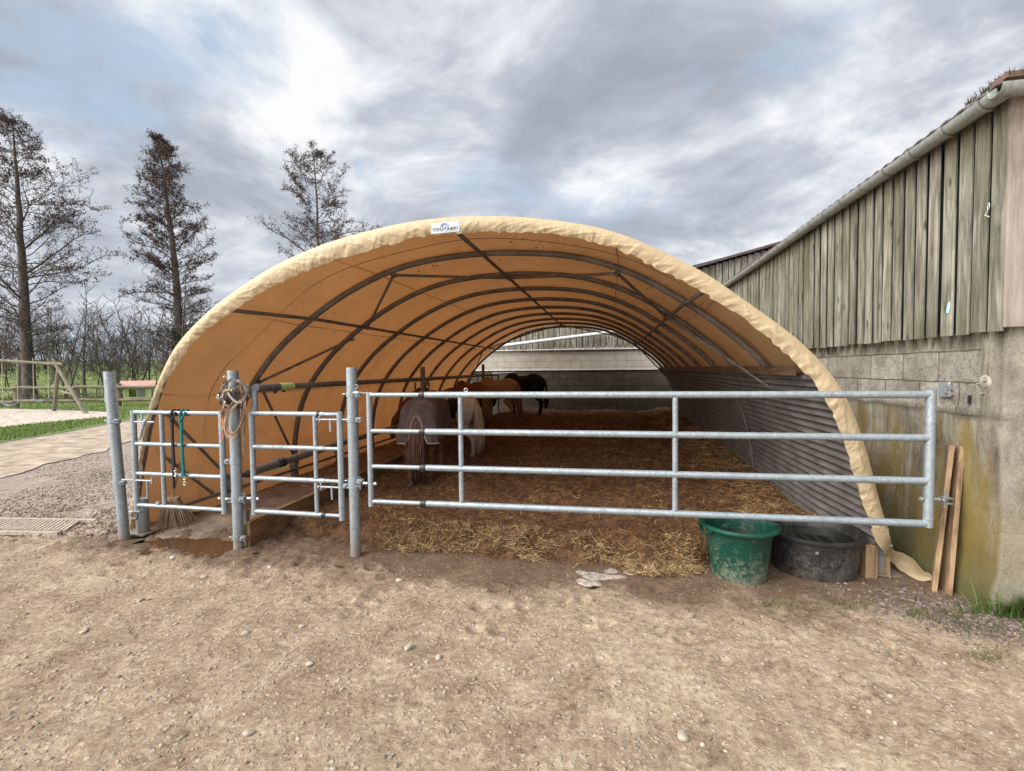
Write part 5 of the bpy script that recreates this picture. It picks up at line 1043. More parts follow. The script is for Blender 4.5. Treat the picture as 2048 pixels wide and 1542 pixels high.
# fittings on the wall
m = MB(); m.box((XW - .012, 4.13, 1.465), (.012, .12, .11)); m.tube([(XW - .01, 4.12, 1.49), (2.41, GY + .03, 1.49)], .009, 8); m.tube([(XW - .01, 4.12, 1.44), (2.41, GY + .03, 1.44)], .009, 8); B(m, 'hinge_plate', M['galv'])
for u, v in ((1965, 787), (1972, 761), (1958, 768)):
    c = onx(u, v, XW - .012); B(MB().tube([c + Vector((-.008, 0, 0)), c + Vector((.03, 0, 0))], .011, 6).ball(c + Vector((-.01, 0, 0)), .006, 8, 6), 'wall_bolt', M['bolt'])
B(MB().ball(onx(1971, 763, XW + .0), .05, 16, 10, (.25, 1.1, .9)), 'filler_patch', M['lime'])
B(MB().box(onx(1939, 799, XW - .003), (.012, .02, .06)), 'slot_hole', M['ink'])  # near-black box, its colour stands in for the shade inside the slot
tw = thing('twine', 'loop of pale baler twine caught between the barn boards', 'twine', tuple(onx(1977, 413, XW - .07))); MB().torus((0, 0, 0), .022, .003, Matrix.Rotation(PI / 2, 3, 'Y') @ Matrix.Rotation(.4, 3, 'X'), 14, 5).tube([(0, .0, -.02), (-.005, .02, -.05), (0, -.01, -.07)], .003, 5).build('loop', flatm('pale_twine', (.5, .52, .45)), tw)
pb = MB().tube([Vector((0, 0, .06)), Vector((0, .008, .03)), Vector((0, .02, -.02))], [.004, .016, .012], 8, flat=(1, .5)).build('blue_scrap', flatm('pale_blue_plastic', (.36, .62, .72))); pb.location = onx(1899, 620, XW - .06); tagp(pb, 'scrap of pale blue plastic poking between two barn boards', 'plastic scrap')
# moss and weeds on the roof corner
n = 420; mo = np.stack([XG + .02 + rng.random(n) * .9, YC - .08 + rng.normal(0, .05, n) + 0.0, np.zeros(n)], 1); mo[:, 2] = 3.375 + (mo[:, 0] - 2.41) * .29 * 0 + .03; mo[:n // 3, 0] = XG + .02; mo[:n // 3, 1] = YC - .1 + rng.random(n // 3) * .35
o = blades('roof_moss', mo, .05, .0028, [(.10, .09, .05), (.13, .14, .05), (.08, .06, .05)], M['grass'], 'wispy moss and weeds growing along the roof corner above the gutter', 'moss', 1.0, kind='stuff')
# ------------------------------------------------------------------ rear barn
rear = thing('rear_barn', 'barn closing the far end with pale block wall and boarded gable', 'barn', (0, YB, 0))
MB().box((-2.2, .15, .9), (9.4, .3, 2.72)).build('block_wall', M['backwall'], rear, smooth=False)
MB().box((-2.2, -.04, 2.275), (9.4, .12, .035)).build('ledge', M['ledge'], rear, smooth=False, bev=.004)
MB().box((-2.2, -.02, 1.60), (9.4, .05, .03)).build('ledge', M['ledge'], rear, smooth=False)
m = MB(); x = -6.8; slope = .25
vz = lambda x: 4.83 + slope * (x - 3.12)
while x < 14:
    wd = rb.uniform(.15, .18); m.cur = (rb.random() * .6 + .4, rb.random(), rb.random()); zt = min(vz(x + wd / 2) - .06, 9); m.box((x + wd / 2, -.03, (2.30 + zt) / 2), (wd, .03, zt - 2.30)); x += wd + rb.uniform(.012, .03)
m.build('gable_boards', M['board'], rear, smooth=False)
MB().add([(-7, .02, 2.62), (14, .02, 2.62), (14, .02, vz(14) - .1), (-7, .02, vz(-7) - .1), (-7, .05, 2.62), (14, .05, 2.62), (14, .05, vz(14) - .1), (-7, .05, vz(-7) - .1)], [(0, 1, 2, 3), (7, 6, 5, 4), (0, 4, 5, 1), (2, 6, 7, 3)]).build('backing', M['ink'], rear, smooth=False); MB().box((-4.4, .02, 2.5), (5.6, .02, .3)).build('backing', M['ink'], rear, smooth=False)  # dark sheets added, shade behind the gable gaps put into their colour
MB().beam((-7, -.12, vz(-7) + .02), (14, -.12, vz(14) + .02), .25, .07).build('verge', M['roof'], rear, smooth=False)
MB().beam((-7, 3, vz(-7) + .02), (14, 3, vz(14) + .02), 5.6, .05).build('roof', M['roof'], rear, smooth=False)
p_ = thing('white_pipe', 'white plastic pipe sloping across the boarded rear wall', 'pipe', (0, 15.55, 0)); a = ony(1005, 691.5, 15.55); b_ = ony(1240, 662, 15.55); a.y = b_.y = 0
MB().tube([a, b_], .055, 14).build('tube', M['white'], p_); m = MB().tube([a.lerp(b_, .6), a.lerp(b_, .63)], .066, 14); m.build('collar', M['white'], p_)
# ------------------------------------------------------------------ ponies
def furm(name, c1, c2, patches=None, sc=8, muddy=0.0):
    m, t, b, o = newmat(name); v = vec(t, 'Object'); f = noise(t, v, sc, 6, 0.65); c = ramp(t, f, [(0.3, c1), (0.7, c2)])
    if patches is not None:
        # piebald: black patches whose places are fixed on the coat
        tot = None
        for (cx, cz, rx, rz) in patches:
            s_ = N(t, 'ShaderNodeSeparateXYZ'); t.links.new(v, s_.inputs[0])
            dx = mth(t, 'DIVIDE', mth(t, 'SUBTRACT', s_.outputs[0], cx), rx); dz = mth(t, 'DIVIDE', mth(t, 'SUBTRACT', s_.outputs[2], cz), rz)
            d = mth(t, 'ADD', mth(t, 'ADD', mth(t, 'MULTIPLY', dx, dx), mth(t, 'MULTIPLY', dz, dz)), mth(t, 'MULTIPLY', noise(t, v, 9, 4), 0.5))
            q = ramp(t, d, [(0.92 / 1.0 * 1.0, 1.0), (1.0, 0.0)]); tot = q if tot is None else mth(t, 'MAXIMUM', tot, q)
        c = mixc(t, tot, c, (0.014, 0.013, 0.013))
    if muddy:
        s_ = N(t, 'ShaderNodeSeparateXYZ'); t.links.new(v, s_.inputs[0]); c = mixc(t, ramp(t, mth(t, 'ADD', s_.outputs[2], mth(t, 'MULTIPLY', f, .3)), [(.25, muddy), (.7, 0.0)]), c, (.09, .055, .03))
    setc(t, b, 'Base Color', c); b.inputs['Roughness'].default_value = .75; b.inputs['Specular IOR Level'].default_value = .25
    bump(t, b, noise(t, vec(t, 'Object', (1, 1, .35)), 70, 4, .7), .5, .008); return m
def cap_(m, a, ra, b_, rb_, n=14, fl=None):
    a = Vector(a); b_ = Vector(b_); m.ball(a, ra, n, 8); m.ball(b_, rb_, n, 8); m.tube([a, a.lerp(b_, .33), a.lerp(b_, .66), b_], [ra, ra * .67 + rb_ * .33, ra * .33 + rb_ * .67, rb_], n)
def horse(label, loc, rz, hgt, fur, tailc, manec, head='down', hindf=(0, 0), tail_w=1.0, sock=None, hooves=True, tail_len=.66, neckside=0.0):
    t = thing('pony', label, 'pony', loc, rz, 'ponies standing in the shelter'); m = MB()
    m.ball((.20, 0, .70), 1, 20, 14, (.23, .158, .225)); m.ball((0.0, 0, .70), 1, 20, 14, (.32, .185, .21)); m.ball((-.24, 0, .755), 1, 20, 14, (.24, .178, .20)); m.ball((-.38, 0, .74), 1, 18, 12, (.13, .150, .17)); m.ball((.26, 0, .86), 1, 14, 10, (.15, .075, .12))
    for s_ in (-1, 1):
        m.ball((-.35, .085 * s_, .68), 1, 14, 10, (.135, .095, .19)); m.ball((.26, .09 * s_, .66), 1, 12, 8, (.11, .07, .17))
    ns = neckside
    if head == 'down':
        nk = [(.34, 0, .80), (.50, ns * .4, .68), (.62, ns * .8, .53)]; pol = (.68, ns, .47); muz = (.74, ns * 1.15, .22)
    else:
        nk = [(.34, 0, .82), (.50, ns * .4, .90), (.62, ns * .8, .97)]; pol = (.68, ns, 1.0); muz = (.90, ns * 1.2, .84)
    cap_(m, nk[0], .135, nk[1], .105); cap_(m, nk[1], .105, nk[2], .082); cap_(m, nk[2], .082, pol, .07); cap_(m, pol, .072, Vector(pol).lerp(Vector(muz), .45), .06); cap_(m, Vector(pol).lerp(Vector(muz), .45), .056, muz, .043); m.ball(Vector(pol).lerp(Vector(muz), .3) + Vector((-.03, 0, -.0)), .058, 12, 8)
    for s_ in (-1, 1):
        q = .098 * s_
        cap_(m, (.27, q, .56), .072, (.255, q, .42), .048); cap_(m, (.255, q, .42), .045, (.26, q, .265), .040); cap_(m, (.26, q, .265), .036, (.255, q, .10), .027); cap_(m, (.255, q, .09), .032, (.275, q, .045), .032)
        hx = hindf[0 if s_ < 0 else 1]
        cap_(m, (-.33, q, .62), .115, (-.29 + hx * .3, q * 1.05, .47), .080); cap_(m, (-.29 + hx * .3, q * 1.05, .47), .072, (-.42 + hx * .8, q, .31), .045); cap_(m, (-.42 + hx * .8, q, .31), .042, (-.40 + hx, q, .11), .030); cap_(m, (-.40 + hx, q, .10), .034, (-.375 + hx, q, .045), .034)
    me = bpy.data.meshes.new('b'); me.from_pydata(m.v, [], m.f); ob_ = bpy.data.objects.new('b', me); COL.objects.link(ob_)
    r = ob_.modifiers.new('r', 'REMESH'); r.mode = 'VOXEL'; r.voxel_size = .014; r.use_smooth_shade = True; s_ = ob_.modifiers.new('s', 'SMOOTH'); s_.factor = .5; s_.iterations = 9
    dg = bpy.context.evaluated_depsgraph_get(); me2 = bpy.data.meshes.new_from_object(ob_.evaluated_get(dg)); bpy.data.objects.remove(ob_)
    me2.materials.clear(); me2.materials.append(fur); body = bpy.data.objects.new('body', me2); COL.objects.link(body); body.parent = t; me2.polygons.foreach_set('use_smooth', [True] * len(me2.polygons))
    # ears, hooves
    pv_ = Vector(pol)
    for s_ in (-1, 1):
        MB().tube([pv_ + Vector((-.02, .04 * s_, .04)), pv_ + Vector((-.035, .05 * s_, .085)), pv_ + Vector((-.02, .045 * s_, .125))], [.022, .02, .004], 8, flat=(1, .6)).build('ear', fur, body)
        for x in (.28, -.37 + hindf[0 if s_ < 0 else 1]): MB().lathe([(.047, 0), (.036, .052)], (x, .098 * s_, .0), 14, capb=True, capt=True).build('hoof', M['hoof'], body)
        MB().ball(pv_.lerp(Vector(muz), .28) + Vector((0, .055 * s_, .01)), .012, 8, 6).build('eye', M['hoof'], body)
    # mane and tail as hair
    def hair(name, root, mat, n, w_, ln, parent):
        rr = np.random.default_rng(n); m_ = MB()
        for i in range(n):
            a = root(rr); sgn = rr.normal() * w_; l = ln * rr.uniform(.75, 1.02); 
            m_.tube([a, a + Vector((-.045, sgn * .5, -l * .12)), a + Vector((-.06 + rr.normal() * .01, sgn * 1.0, -l * .45)), a + Vector((-.05 + rr.normal() * .02, sgn * 1.25 + rr.normal() * .006, -l * .8)), a + Vector((-.045 + rr.normal() * .02, sgn * .9 + rr.normal() * .01, -l))], [.010, .012, .011, .008, .002], 4)
        return m_.build(name, mat, parent, angle=0)
    hair('tail', lambda r_: Vector((-.485, r_.normal() * .018, .80 + r_.normal() * .02)), tailc, 95, .027 * tail_w, tail_len, body)
    def mr(r_):
        f = r_.random(); p = Vector(nk[0]).lerp(Vector(pol), f); return p + Vector((.03, .02 * (1 if r_.random() < .5 else -1), .10 - .03 * f))
    hair('mane', mr, manec, 90, .03, .20, body)
    t.scale = (hgt, hgt, hgt); return t
M['hoof'] = flatm('dark_horn', (.035, .028, .024))
def hairm(n_, a, b_): return pm(n_, [(0.3, a), (0.7, b_)], 14, .6, 0, .4, sc=(6, 6, 1), kind='Object')
bay = furm('bay_coat', (.085, .035, .018), (.19, .085, .04)); chest = furm('chestnut_coat', (.10, .035, .017), (.20, .075, .035), muddy=.4); dun = furm('tan_coat', (.24, .155, .095), (.38, .27, .18), muddy=.4); blackf = furm('black_coat', (.004, .004, .004), (.010, .0095, .0095))
pieb = furm('piebald_coat', (.42, .35, .26), (.68, .60, .48), [(-.16, .80, .155, .26), (.45, .72, .12, .3)], muddy=.35)
hA = bz
def fl(x, y): return float(bz(x, y)) - .01
# pony with the rug, rear towards us
h1 = horse('brown pony wearing a mauve brown rug with its tail towards the gate', (-2.52, 6.62, fl(-2.5, 6.3)), R(98), 1.30, bay, hairm('brown_tail', (.06, .028, .018), (.15, .075, .05)), hairm('dark_mane', (.02, .015, .013), (.05, .03, .02)), 'down', (.06, -.02), 1.0, neckside=.0, tail_len=.74)
# rug: one heavy cloth draped over back and sides, with tail flap
ns_, na = 34, 41; V = []
for i in range(ns_):
    f = i / (ns_ - 1); x = .36 - .90 * f
    wy = .196 + .02 * math.sin(f * PI); zt = .935 + .035 * math.sin((f - .1) * 4.5) * .6; drop = .50 - .02 * math.sin(f * 9)
    if f > .86: q = (f - .86) / .14; wy *= math.sqrt(max(0, 1 - q * q * .55)); zt -= .13 * q * q
    if f < .1: wy *= .82 + f * 1.8
    for j in range(na):
        a = (j / (na - 1) * 2 - 1); s_ = 1 if a > 0 else -1; a = abs(a)
        if a < .55: b_ = a / .55 * PI / 2; y_ = wy * math.sin(b_); z_ = .72 + (zt - .72) * math.cos(b_)
        else: q = (a - .55) / .45; y_ = wy * (1 + .10 * q) + .012 * math.sin(x * 34 + 1) * q; z_ = .72 - (.72 - drop) * q
        wr = (float(fbm(x * 9 + 5 * s_, z_ * 8 + a * 3, 3)) - .5) * .035
        V.append((x, s_ * (y_ + wr) , z_ + wr * .5))
Fq = gridf(ns_, na)
rug = npmesh('rug', V, Fq, pm('mauve_canvas', [(0.3, (.075, .050, .048)), (0.7, (.155, .112, .108))], 7, .9, 0, .5, dirt=((.12, .085, .06), 4, .55, .75)), h1, smooth=True); m_ = rug.modifiers.new('s', 'SOLIDIFY'); m_.thickness = .012; m_.offset = 1
# rear of the rug hanging over the rump either side of the tail, edged with pale binding
V = []
for i in range(14):
    f = i / 13
    for j in range(25):
        a = j / 24 * 2 - 1; wy = .175 + .045 * f; gap = max(0, f - .18) / .82; ya = a * wy; zlow = .80 - (.33 * f) * (1.0 if abs(a) > .38 else 1.0)
        arch = max(0.0, 1 - (a / .45) ** 2) if abs(a) < .45 else 0
        V.append((-.52 - .035 * math.sin(f * 2.4) + .02 * a * a * 3 * (1), ya, .86 - .40 * f * (1 - .72 * arch) - .06 * a * a * (1 - f)))
fl_ = npmesh('tail_flap', V, gridf(14, 25), rug.data.materials[0], rug, smooth=True); m_ = fl_.modifiers.new('s', 'SOLIDIFY'); m_.thickness = .010
pts = [Vector(V[13 * 25 + j]) + Vector((-.012, 0, 0)) for j in range(25)]
MB().tube(pts, .0065, 6).build('binding', flatm('pale_binding', (.42, .33, .24)), rug)
MB().tube([(-.50, .09, .60), (-.535, .10, .48), (-.50, .14, .40)], .008, 6).build('leg_strap', M['tape'], rug)
horse('white and black piebald pony with a pale tail and muddy hindquarters', (-2.62, 7.95, fl(-2.5, 7.8)), R(158), 1.17, pieb, hairm('cream_tail', (.34, .27, .17), (.60, .50, .37)), hairm('cream_mane', (.26, .20, .13), (.5, .42, .32)), 'down', (.03, -.10), 1.25, tail_len=.72)
horse('dark chestnut pony with one pale hind leg facing the feed barrier', (-3.02, 10.6, fl(-2.6, 10.4)), R(141), 1.22, chest, hairm('flaxen_tail', (.16, .09, .05), (.32, .20, .12)), hairm('flaxen_mane', (.12, .06, .04), (.2, .12, .08)), 'down', (0, .06), 1.1)
horse('tan pony resting a hind leg beside the chestnut one', (-2.72, 12.3, fl(-2.6, 12.4)), R(160), 1.23, dun, hairm('tan_tail', (.18, .10, .05), (.30, .18, .10)), hairm('tan_mane', (.2, .12, .06), (.34, .22, .12)), 'down', (-.12, .02), .8)
horse('black pony farthest back in front of the dark block wall', (-2.32, 14.0, fl(-2.0, 14.0)), R(172), 1.30, blackf, hairm('black_tail', (.01, .01, .01), (.025, .024, .024)), hairm('black_mane', (.01, .01, .01), (.02, .02, .02)), 'down', (.04, -.04), 1.1)
horse('bay pony at the feed barrier left of the rugged one, its head low', (-3.1, 8.7, fl(-3.1, 8.7)), R(215), 1.2, bay, hairm('bay_tail', (.02, .014, .012), (.05, .03, .02)), hairm('bay_mane', (.02, .014, .012), (.05, .03, .02)), 'down', (.04, -.04), 1.0)
# ------------------------------------------------------------------ left background: fence, swing, playhouse
fence = thing('paddock_fence', 'round rail timber fence between the sand area and the trees', 'fence', (0, 0, 0))
DF = 22.6
def fp(u, z): # point on the fence line
    p = far(u, 740, DF + (u - 150) * .004); p.z = z; return p
us = [-140, 30, 152, 236, 330]
for u in us:
    p = fp(u, 0); MB().tube([p, p + Vector((0, 0, 1.12))], .095, 10).build('post', M['rail'], fence)
for zr in (.93, .31):
    for a, b_ in zip(us[:-1], us[1:]):
        d = (fp(u, 0) * 0); p = fp(a, zr + .06 * (1 if a < 200 else .0)); q = fp(b_, zr + .0); back = Vector((-_f[0], -_f[1], 0)) * .12
        MB().tube([p + back, q + back], .07, 8).build('rail', M['rail'], fence)
sw = thing('swing_set', 'wooden A-frame swing set on the pale sand', 'swing', tuple(onz(120, 828)))
so_ = onz(120, 828)
def sp(u, v, d): return far(u, v, d) - so_
apex = sp(118, 728, 19.6); m = MB().tube([sp(108, 822, 20.4), apex + Vector((0, 0, .06))], .07, 8); m.build('leg', M['swing'], sw); MB().tube([sp(172, 829, 19.0), apex + Vector((-.25, 0, .12))], .07, 8).build('leg', M['swing'], sw)
MB().tube([sp(108, 824, 20.4), sp(108, 819, 20.4)], .085, 8).build('foot', M['galv'], sw); MB().tube([sp(173, 832, 19.0), sp(171, 824, 19.0)], .085, 8).build('foot', M['galv'], sw)
MB().tube([sp(120, 783, 20.0), sp(152, 789, 19.4)], .05, 6).build('cross_bar', M['swing'], sw)
apex2 = sp(-140, 712, 19.8); MB().tube([apex + Vector((.2, 0, -.02)), apex2], .055, 8).build('beam', M['swing'], sw); MB().tube([sp(-190, 822, 20.6), apex2], .07, 8).build('leg', M['swing'], sw); MB().tube([sp(-110, 832, 19.0), apex2], .07, 8).build('leg', M['swing'], sw)
for i, (u1, u2, v, c) in enumerate(((6, 36, 808, 0), (68, 98, 800, 0))):
    pts = [sp(u1, v - 3, 19.9), sp((u1 * 3 + u2) / 4, v + 2, 19.9), sp((u1 + u2) / 2, v + 3, 19.9), sp((u1 + 3 * u2) / 4, v + 1, 19.9), sp(u2, v - 4, 19.9)]
    s1 = MB().tube(pts, .09, 8, flat=(1, .25) ).build('swing_seat', pm('seat_%d' % i, [(0.3, (.10, .14, .17)), (0.7, (.22, .28, .34))], 5, .5), sw)
    for q, u in ((pts[0], u1), (pts[-1], u2)): MB().tube([q, sp(u - 2, 716, 19.8)], .018, 5).build('rope', flatm('old_rope', (.33, .31, .22)), s1)
ph = thing('playhouse', 'small lime green playhouse with pink tiled roof behind the fence', 'playhouse', tuple(far(279, 812, 23.7)), 0); ph.location.z = 0; ph.scale = (.88, .88, .88)
lime = pm('lime_plastic', [(0.3, (.42, .52, .16)), (0.7, (.55, .62, .27))], 4, .6, 0, .1); pink = pm('pink_roof', [(0.3, (.42, .22, .20)), (0.7, (.56, .34, .31))], 6, .7, 0, .2); cream = pm('cream_plastic', [(0.3, (.55, .52, .40)), (0.7, (.68, .65, .52))], 4, .6, 0, .1)
rh = .70; Rz = Matrix.Rotation(rh, 3, 'Z')
def pb_(c, s_, nm, mt, par=ph): return MB().box(Rz @ Vector(c), s_, Rz).build(nm, mt, par, smooth=False, bev=.01)
for c, s_ in (((0, -.45, .25), (1.25, .05, .5)), ((-.50, -.45, .72), (.25, .05, .44)), ((.48, -.45, .72), (.29, .05, .44)), ((0, -.45, .98), (1.25, .05, .10)), ((-.6, 0, .51), (.05, .9, 1.0)), ((0, .45, .51), (1.25, .05, 1.0)), ((.6, 0, .2), (.05, .9, .4)), ((.6, -.36, .7), (.05, .18, .6)), ((.6, .36, .7), (.05, .18, .6))): pb_(c, s_, 'wall', lime)
pb_((-.02, -.47, .73), (.03, .04, .44), 'mullion', cream); pb_((.16, -.48, .72), (.34, .02, .40), 'shutter', pm('grey_shutter', [(0.3, (.16, .18, .20)), (0.7, (.26, .28, .30))], 4, .5)); pb_((.56, -.485, .45), (.10, .03, .9), 'corner_post', cream); pb_((-.56, -.485, .45), (.10, .03, .9), 'corner_post', lime); pb_((0, -.49, .46), (1.2, .03, .05), 'sill', cream)
m = MB(); 
for s_ in (-1, 1):
    for r_ in range(6):
        f = (r_ + .5) / 6; m.box(Rz @ Vector((0, s_ * (.62 - f * .60), 1.04 + f * .34)), (1.62 - .0, .125, .03), Rz @ Matrix.Rotation(-s_ * -.52 * -1, 3, 'X'))
m.build('roof', pink, ph, smooth=False, bev=.006); m = MB(); m.add([Rz @ Vector(p) for p in ((.62, -.5, 1.02), (.62, .5, 1.02), (.62, 0, 1.36), (.66, -.5, 1.02), (.66, .5, 1.02), (.66, 0, 1.36))], [(0, 1, 2), (5, 4, 3), (0, 2, 5, 3), (2, 1, 4, 5), (1, 0, 3, 4)]); m.build('gable', cream, ph, smooth=False)
# ------------------------------------------------------------------ trees
def bent(p, d, L_, n, rr, wob, rise):
    pts = [p.copy()]; d = d.normalized(); 
    for i in range(n):
        d = (d + Vector((rr.normal() * wob, rr.normal() * wob, rr.normal() * wob + rise))).normalized(); p = p + d * (L_ / n); pts.append(p.copy())
    return pts
def alder(name, base, hgt, r0, prof, label, seed, leafd=1.0, first=.28, nbr=80, ivy=0, lean=(0, 0), sunk=0, big=0):
    rr = np.random.default_rng(seed); t = thing(name, label, 'tree', tuple(base), 0, 'tall leafless alders')
    tp = [Vector((lean[0] * f * f * hgt + rr.normal() * .04 * hgt / 18, lean[1] * f * hgt, f * hgt - sunk)) for f in np.linspace(0, 1, 16)]
    tr = [r0 * (1.35 if f == 0 else 1) * (1 - f) ** .85 + .012 for f in np.linspace(0, 1, 16)]
    MB().tube(tp, tr, 12).build('trunk', M['bark'], t)
    m = MB(); tw = MB(); leaves = []
    def at(f): x = f * 15; i = min(int(x), 14); return tp[i].lerp(tp[i + 1], x - i)
    for b_ in range(nbr):
        f = first + (1 - first) * (b_ + rr.random()) / nbr; f = min(f, .985); a = rr.uniform(0, 2 * PI) if b_ % 3 else (0 if (b_ // 3) % 2 else PI) + rr.normal() * .4
        a += YAW + R(40) * 0; rad = prof(f) * rr.uniform(.55, 1.12); p = at(f); bg = big and b_ % big == 2 and .2 < f < .7; up = (.75 if bg else .05 + rr.random() * .25) + .55 * f * rr.uniform(.5, 1.2) - .1 * (f < .4)
        br_ = bent(p, Vector((math.cos(a), math.sin(a), up + .18)), rad * 1.12, 7, rr, .17, .0); rb_ = max(.014, .055 * (1 - f) + .012) * hgt / 18 * (1.7 if bg else rr.uniform(.7, 1.2))
        m.tube(br_, [rb_ * (1 - .8 * i / 7) for i in range(8)], 5, cap=False)
        nsub = int(7 + rad * 4.2)
        for s_ in range(nsub):
            g_ = .22 + .78 * (s_ + rr.random()) / nsub; x = g_ * 7; i = min(int(x), 6); q = br_[i].lerp(br_[i + 1], x - i); dd = (br_[i + 1] - br_[i]).normalized(); side = dd.cross(Vector((0, 0, 1))).normalized() * (1 if s_ % 2 else -1)
            sb = bent(q, dd * .55 + side * .8 + Vector((0, 0, rr.uniform(-.1, .5))), rad * .38 * rr.uniform(.6, 1.1) * (1.15 - g_ * .5) + .15, 4, rr, .2, .03); m.tube(sb, [.014, .011, .009, .007, .005], 3, cap=False)
            for k in range(5):
                x2 = .25 + .75 * rr.random(); i2 = min(int(x2 * 4), 3); q2 = sb[i2].lerp(sb[i2 + 1], x2 * 4 - i2); tb = bent(q2, (sb[i2 + 1] - sb[i2]).normalized() + Vector(rr.normal(size=3) * .7), .28 * rr.uniform(.6, 1.4), 2, rr, .3, .04)
                tw.tube(tb, [.006, .005, .003], 3, cap=False)
                dens = leafd * (0.45 + .45 * float(sst(.25, .6, f)))
                for _ in range(rr.poisson(3.6 * dens)): leaves.append(tb[-1].lerp(tb[0], rr.random()) + Vector(rr.normal(size=3) * .055))
    m.build('limb', M['twig'], t, angle=0); tw.build('twig', M['twig'], t, angle=0)
    n = len(leaves); P = np.array([tuple(q) for q in leaves]); A_ = rr.normal(size=(n, 3)); A_ /= np.linalg.norm(A_, axis=1)[:, None]; B__ = np.cross(A_, rr.normal(size=(n, 3))); B__ /= np.linalg.norm(B__, axis=1)[:, None]; sz = rr.uniform(.028, .062, n)[:, None]
    V = np.stack([P - A_ * sz, P + B__ * sz * .6, P + A_ * sz, P - B__ * sz * .6], 1).reshape(-1, 3); c = np.array([(.060, .035, .028), (.085, .050, .036), (.045, .030, .026), (.11, .065, .04)])[rr.integers(0, 4, n)]
    npmesh('crown', V, np.arange(n * 4).reshape(-1, 4), M['leaf'], t, cols=c)
    if ivy:
        k = 4200; z = rr.uniform(.0, ivy, k); a = rr.uniform(0, 2 * PI, k); w_ = r0 + .10 + rr.exponential(.10, k) * (1 - z / ivy * .6); P = np.stack([np.cos(a) * w_, np.sin(a) * w_, z], 1); A_ = rr.normal(size=(k, 3)); A_ /= np.linalg.norm(A_, axis=1)[:, None]; B__ = np.cross(A_, rr.normal(size=(k, 3))); B__ /= np.linalg.norm(B__, axis=1)[:, None]; sz = rr.uniform(.04, .08, k)[:, None]
        V = np.stack([P - A_ * sz, P + B__ * sz * .7, P + A_ * sz, P - B__ * sz * .7], 1).reshape(-1, 3); npmesh('ivy', V, np.arange(k * 4).reshape(-1, 4), M['leaf'], t, cols=np.array([(.035, .06, .02), (.05, .08, .03), (.025, .04, .015)])[rr.integers(0, 3, k)])
    return t
b1 = far(58, 790, 29.5); b1.z = -.2
def pr1(f): return np.interp(f, [.2, .35, .5, .62, .72, .82, .92, 1], [2.4, 4.2, 4.6, 4.5, 3.3, 2.3, 1.7, .4])
alder('alder_tree', b1, 17.2, .34, pr1, 'broad bare alder at the left edge with brown cones in its crown', 11, 1.0, .16, 84, big=9, lean=(-.018, 0))
b2 = far(366, 790, 34); b2.z = -.2
def pr2(f): return np.interp(f, [.2, .3, .42, .5, .62, .72, .82, .92, 1], [2.2, 2.7, 3.1, 3.0, 2.6, 2.3, 1.9, 1.0, .3])
alder('alder_tree', b2, 18.4, .36, pr2, 'tapering alder with an ivy covered trunk beside the tarpaulin', 23, 1.5, .20, 100, ivy=4.9, lean=(-.075, 0))
b3 = far(645, 790, 37); b3.z = -.2
def pr3(f): return np.interp(f, [.5, .62, .66, .74, .85, .93, 1], [4.8, 4.6, 2.7, 3.3, 2.7, 1.6, .4])
alder('alder_tree', b3, 18.8, .22, pr3, 'slim alder rising behind the top of the shelter', 37, 1.15, .50, 42, lean=(-.012, 0), big=11)
# saplings: a few kinds, copied
def sapling(seed, h, spread, nb):
    rr = np.random.default_rng(seed); t = thing('bare_sapling', 'thin bare sapling in the scrub between the swing and the meadow', 'sapling', (0, 0, 0), 0, 'bare saplings in the scrub'); m = MB(); ms = MB()
    nst = 1 + seed % 3
    for s_ in range(nst):
        st_ = bent(Vector((rr.normal() * .15, rr.normal() * .15, 0)), Vector((rr.normal() * .12, rr.normal() * .12, 1)), h * rr.uniform(.75, 1), 9, rr, .045, .05); ms.tube(st_, [.055 * h / 8 * (1 - .9 * i / 9) + .004 for i in range(10)], 6, cap=False)
        for b_ in range(nb):
            f = .15 + .83 * (b_ + rr.random()) / nb; x = f * 9; i = min(int(x), 8); p = st_[i].lerp(st_[i + 1], x - i); a = rr.uniform(0, 2 * PI); L_ = spread * (1.15 - f) * rr.uniform(.5, 1.1) + .25
            br_ = bent(p, Vector((math.cos(a), math.sin(a), .75)), L_, 5, rr, .12, .08); m.tube(br_, [.018 * (1 - .7 * i / 5) for i in range(6)], 3, cap=False)
            for k in range(6):
                g_ = .2 + .8 * rr.random(); i = min(int(g_ * 5), 4); q = br_[i].lerp(br_[i + 1], g_ * 5 - i); tb = bent(q, (br_[i + 1] - br_[i]).normalized() + Vector(rr.normal(size=3) * .45), L_ * .42 * rr.uniform(.5, 1.1), 3, rr, .15, .06); m.tube(tb, [.009, .008, .007, .005], 3, cap=False)
    ms.build('trunk', M['twig'], t, angle=0); m.build('crown', M['twig'], t, angle=0); return t
protos = [sapling(s_, h, sp_, nb) for s_, h, sp_, nb in ((1, 8, 2.6, 26), (2, 7, 2.2, 22), (3, 9, 2.4, 26), (4, 6, 2.6, 20), (6, 5, 2.4, 18))]
rs = random.Random(5); used = set()
spots = []
for i in range(46):
    u = rs.uniform(-60, 470); d = rs.uniform(30, 54); spots.append((u, d, rs.uniform(.85, 1.3), i % 5))
spots += [(185, 33, 1.15, 2), (130, 31, .9, 0), (210, 31, .8, 1), (232, 32, 1.0, 3), (275, 34, 1.1, 0), (300, 33, .9, 2), (15, 33, .9, 3), (545, 34, 1.22, 0), (330, 36, 1.1, 1), (528, 40, 1.15, 2), (420, 33, 1.0, 4), (98, 34, .9, 4)]
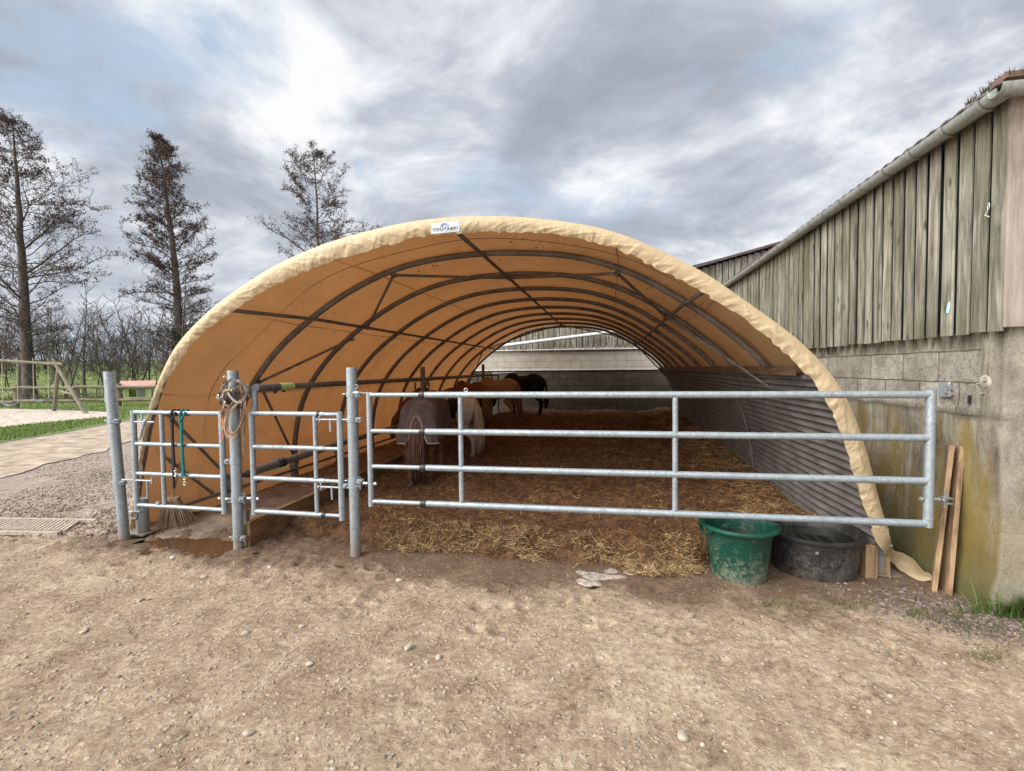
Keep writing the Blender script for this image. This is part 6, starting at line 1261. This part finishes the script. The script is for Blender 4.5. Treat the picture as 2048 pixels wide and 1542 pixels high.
NEARS = ['slender sapling in front of the hedge between the swing leg and the first post', 'sapling behind the top of the swing frame', 'sapling rising just left of the leaning post', 'sapling standing directly behind the leaning post', 'sapling behind the playhouse roof', 'sapling between the playhouse and the ivy covered alder', 'sapling at the far left beside the broad alder trunk', 'lone sapling top showing above the shelter edge left of the slim alder', 'sapling close to the ivy covered trunk', 'second sapling top peeping over the shelter edge', 'short sapling hidden behind the left edge of the tarpaulin', 'sapling beside the right of the broad alder trunk']
for si_, (u, d, s_, k) in enumerate(spots):
    p = far(u, 740, d); a_ = p.x * da.x + p.y * da.y; b_ = p.x * db.x + p.y * db.y; p.z = float(mz(a_, b_)) - .05; pr = protos[k]
    if k in used:
        r_ = pr.copy(); COL.objects.link(r_)
        for ch in list(pr.children): c_ = ch.copy(); COL.objects.link(c_); c_.parent = r_
    else: r_ = pr; used.add(k)
    r_['label'] = NEARS[si_ - 46] if si_ >= 46 else 'thin bare sapling among the crowded scrub below the far hedge'
    r_.location = p; r_.rotation_euler = (0, 0, rs.uniform(0, 6)); q = s_ * (1.0 if d < 40 else .95); r_.scale = (q, q, q)
# far hedge and scrub: a tangle nobody could count
n = 15000; a_ = rng.uniform(58, 86, n); b_ = rng.uniform(-75, 40, n); hm = 2.0 + 2.6 * fbm(b_ * .16, a_ * .1, 3); z = mz(a_, b_) + rng.random(n) ** 1.5 * hm
P = np.stack([a_ * da.x + b_ * db.x, a_ * da.y + b_ * db.y, z], 1); cc = np.array([(.060, .048, .045), (.085, .066, .058), (.045, .042, .035), (.05, .055, .03)])[rng.integers(0, 4, n)]
o = strands('hedgerow', P, rng.uniform(.4, 1.5, n), rng.uniform(.02, .06, n), cc, M['leaf'], up=rng.normal(1.0, .5, n)); tagp(o, 'dark tangled hedgerow along the top of the meadow', 'hedge', kind='stuff')
n = 5000; a_ = rng.uniform(33.5, 42, n); b_ = rng.uniform(-22, 18, n); P = np.stack([a_ * da.x + b_ * db.x, a_ * da.y + b_ * db.y, np.maximum(mz(a_, b_), 0) + rng.random(n) ** 2 * 1.1 * fbm(b_ * .5, a_ * .5, 3)], 1)
cc = np.array([(.13, .10, .06), (.08, .085, .035), (.19, .16, .10), (.06, .05, .035)])[rng.integers(0, 4, n)]
o = strands('brambles', P, rng.uniform(.2, .8, n), rng.uniform(.012, .03, n), cc, M['leaf'], up=rng.normal(.7, .6, n)); tagp(o, 'low brambles and dead stalks at the foot of the trees', 'scrub', kind='stuff')
mf = thing('meadow_fence', 'thin distant post and wire fence crossing the top of the meadow', 'fence', (0, 0, 0))
for i in range(18):
    p = af(52, -44 + i * 3.2); MB().tube([p, p + Vector((0, 0, 1.2))], .05, 5).build('post', M['swing'], mf)
m = MB(); [m.tube([af(52, -44 + i * 3.2) + Vector((0, 0, h_)) for i in range(18)], .018, 4, cap=False) for h_ in (.6, 1.1)]; m.build('wire', M['swing'], mf)
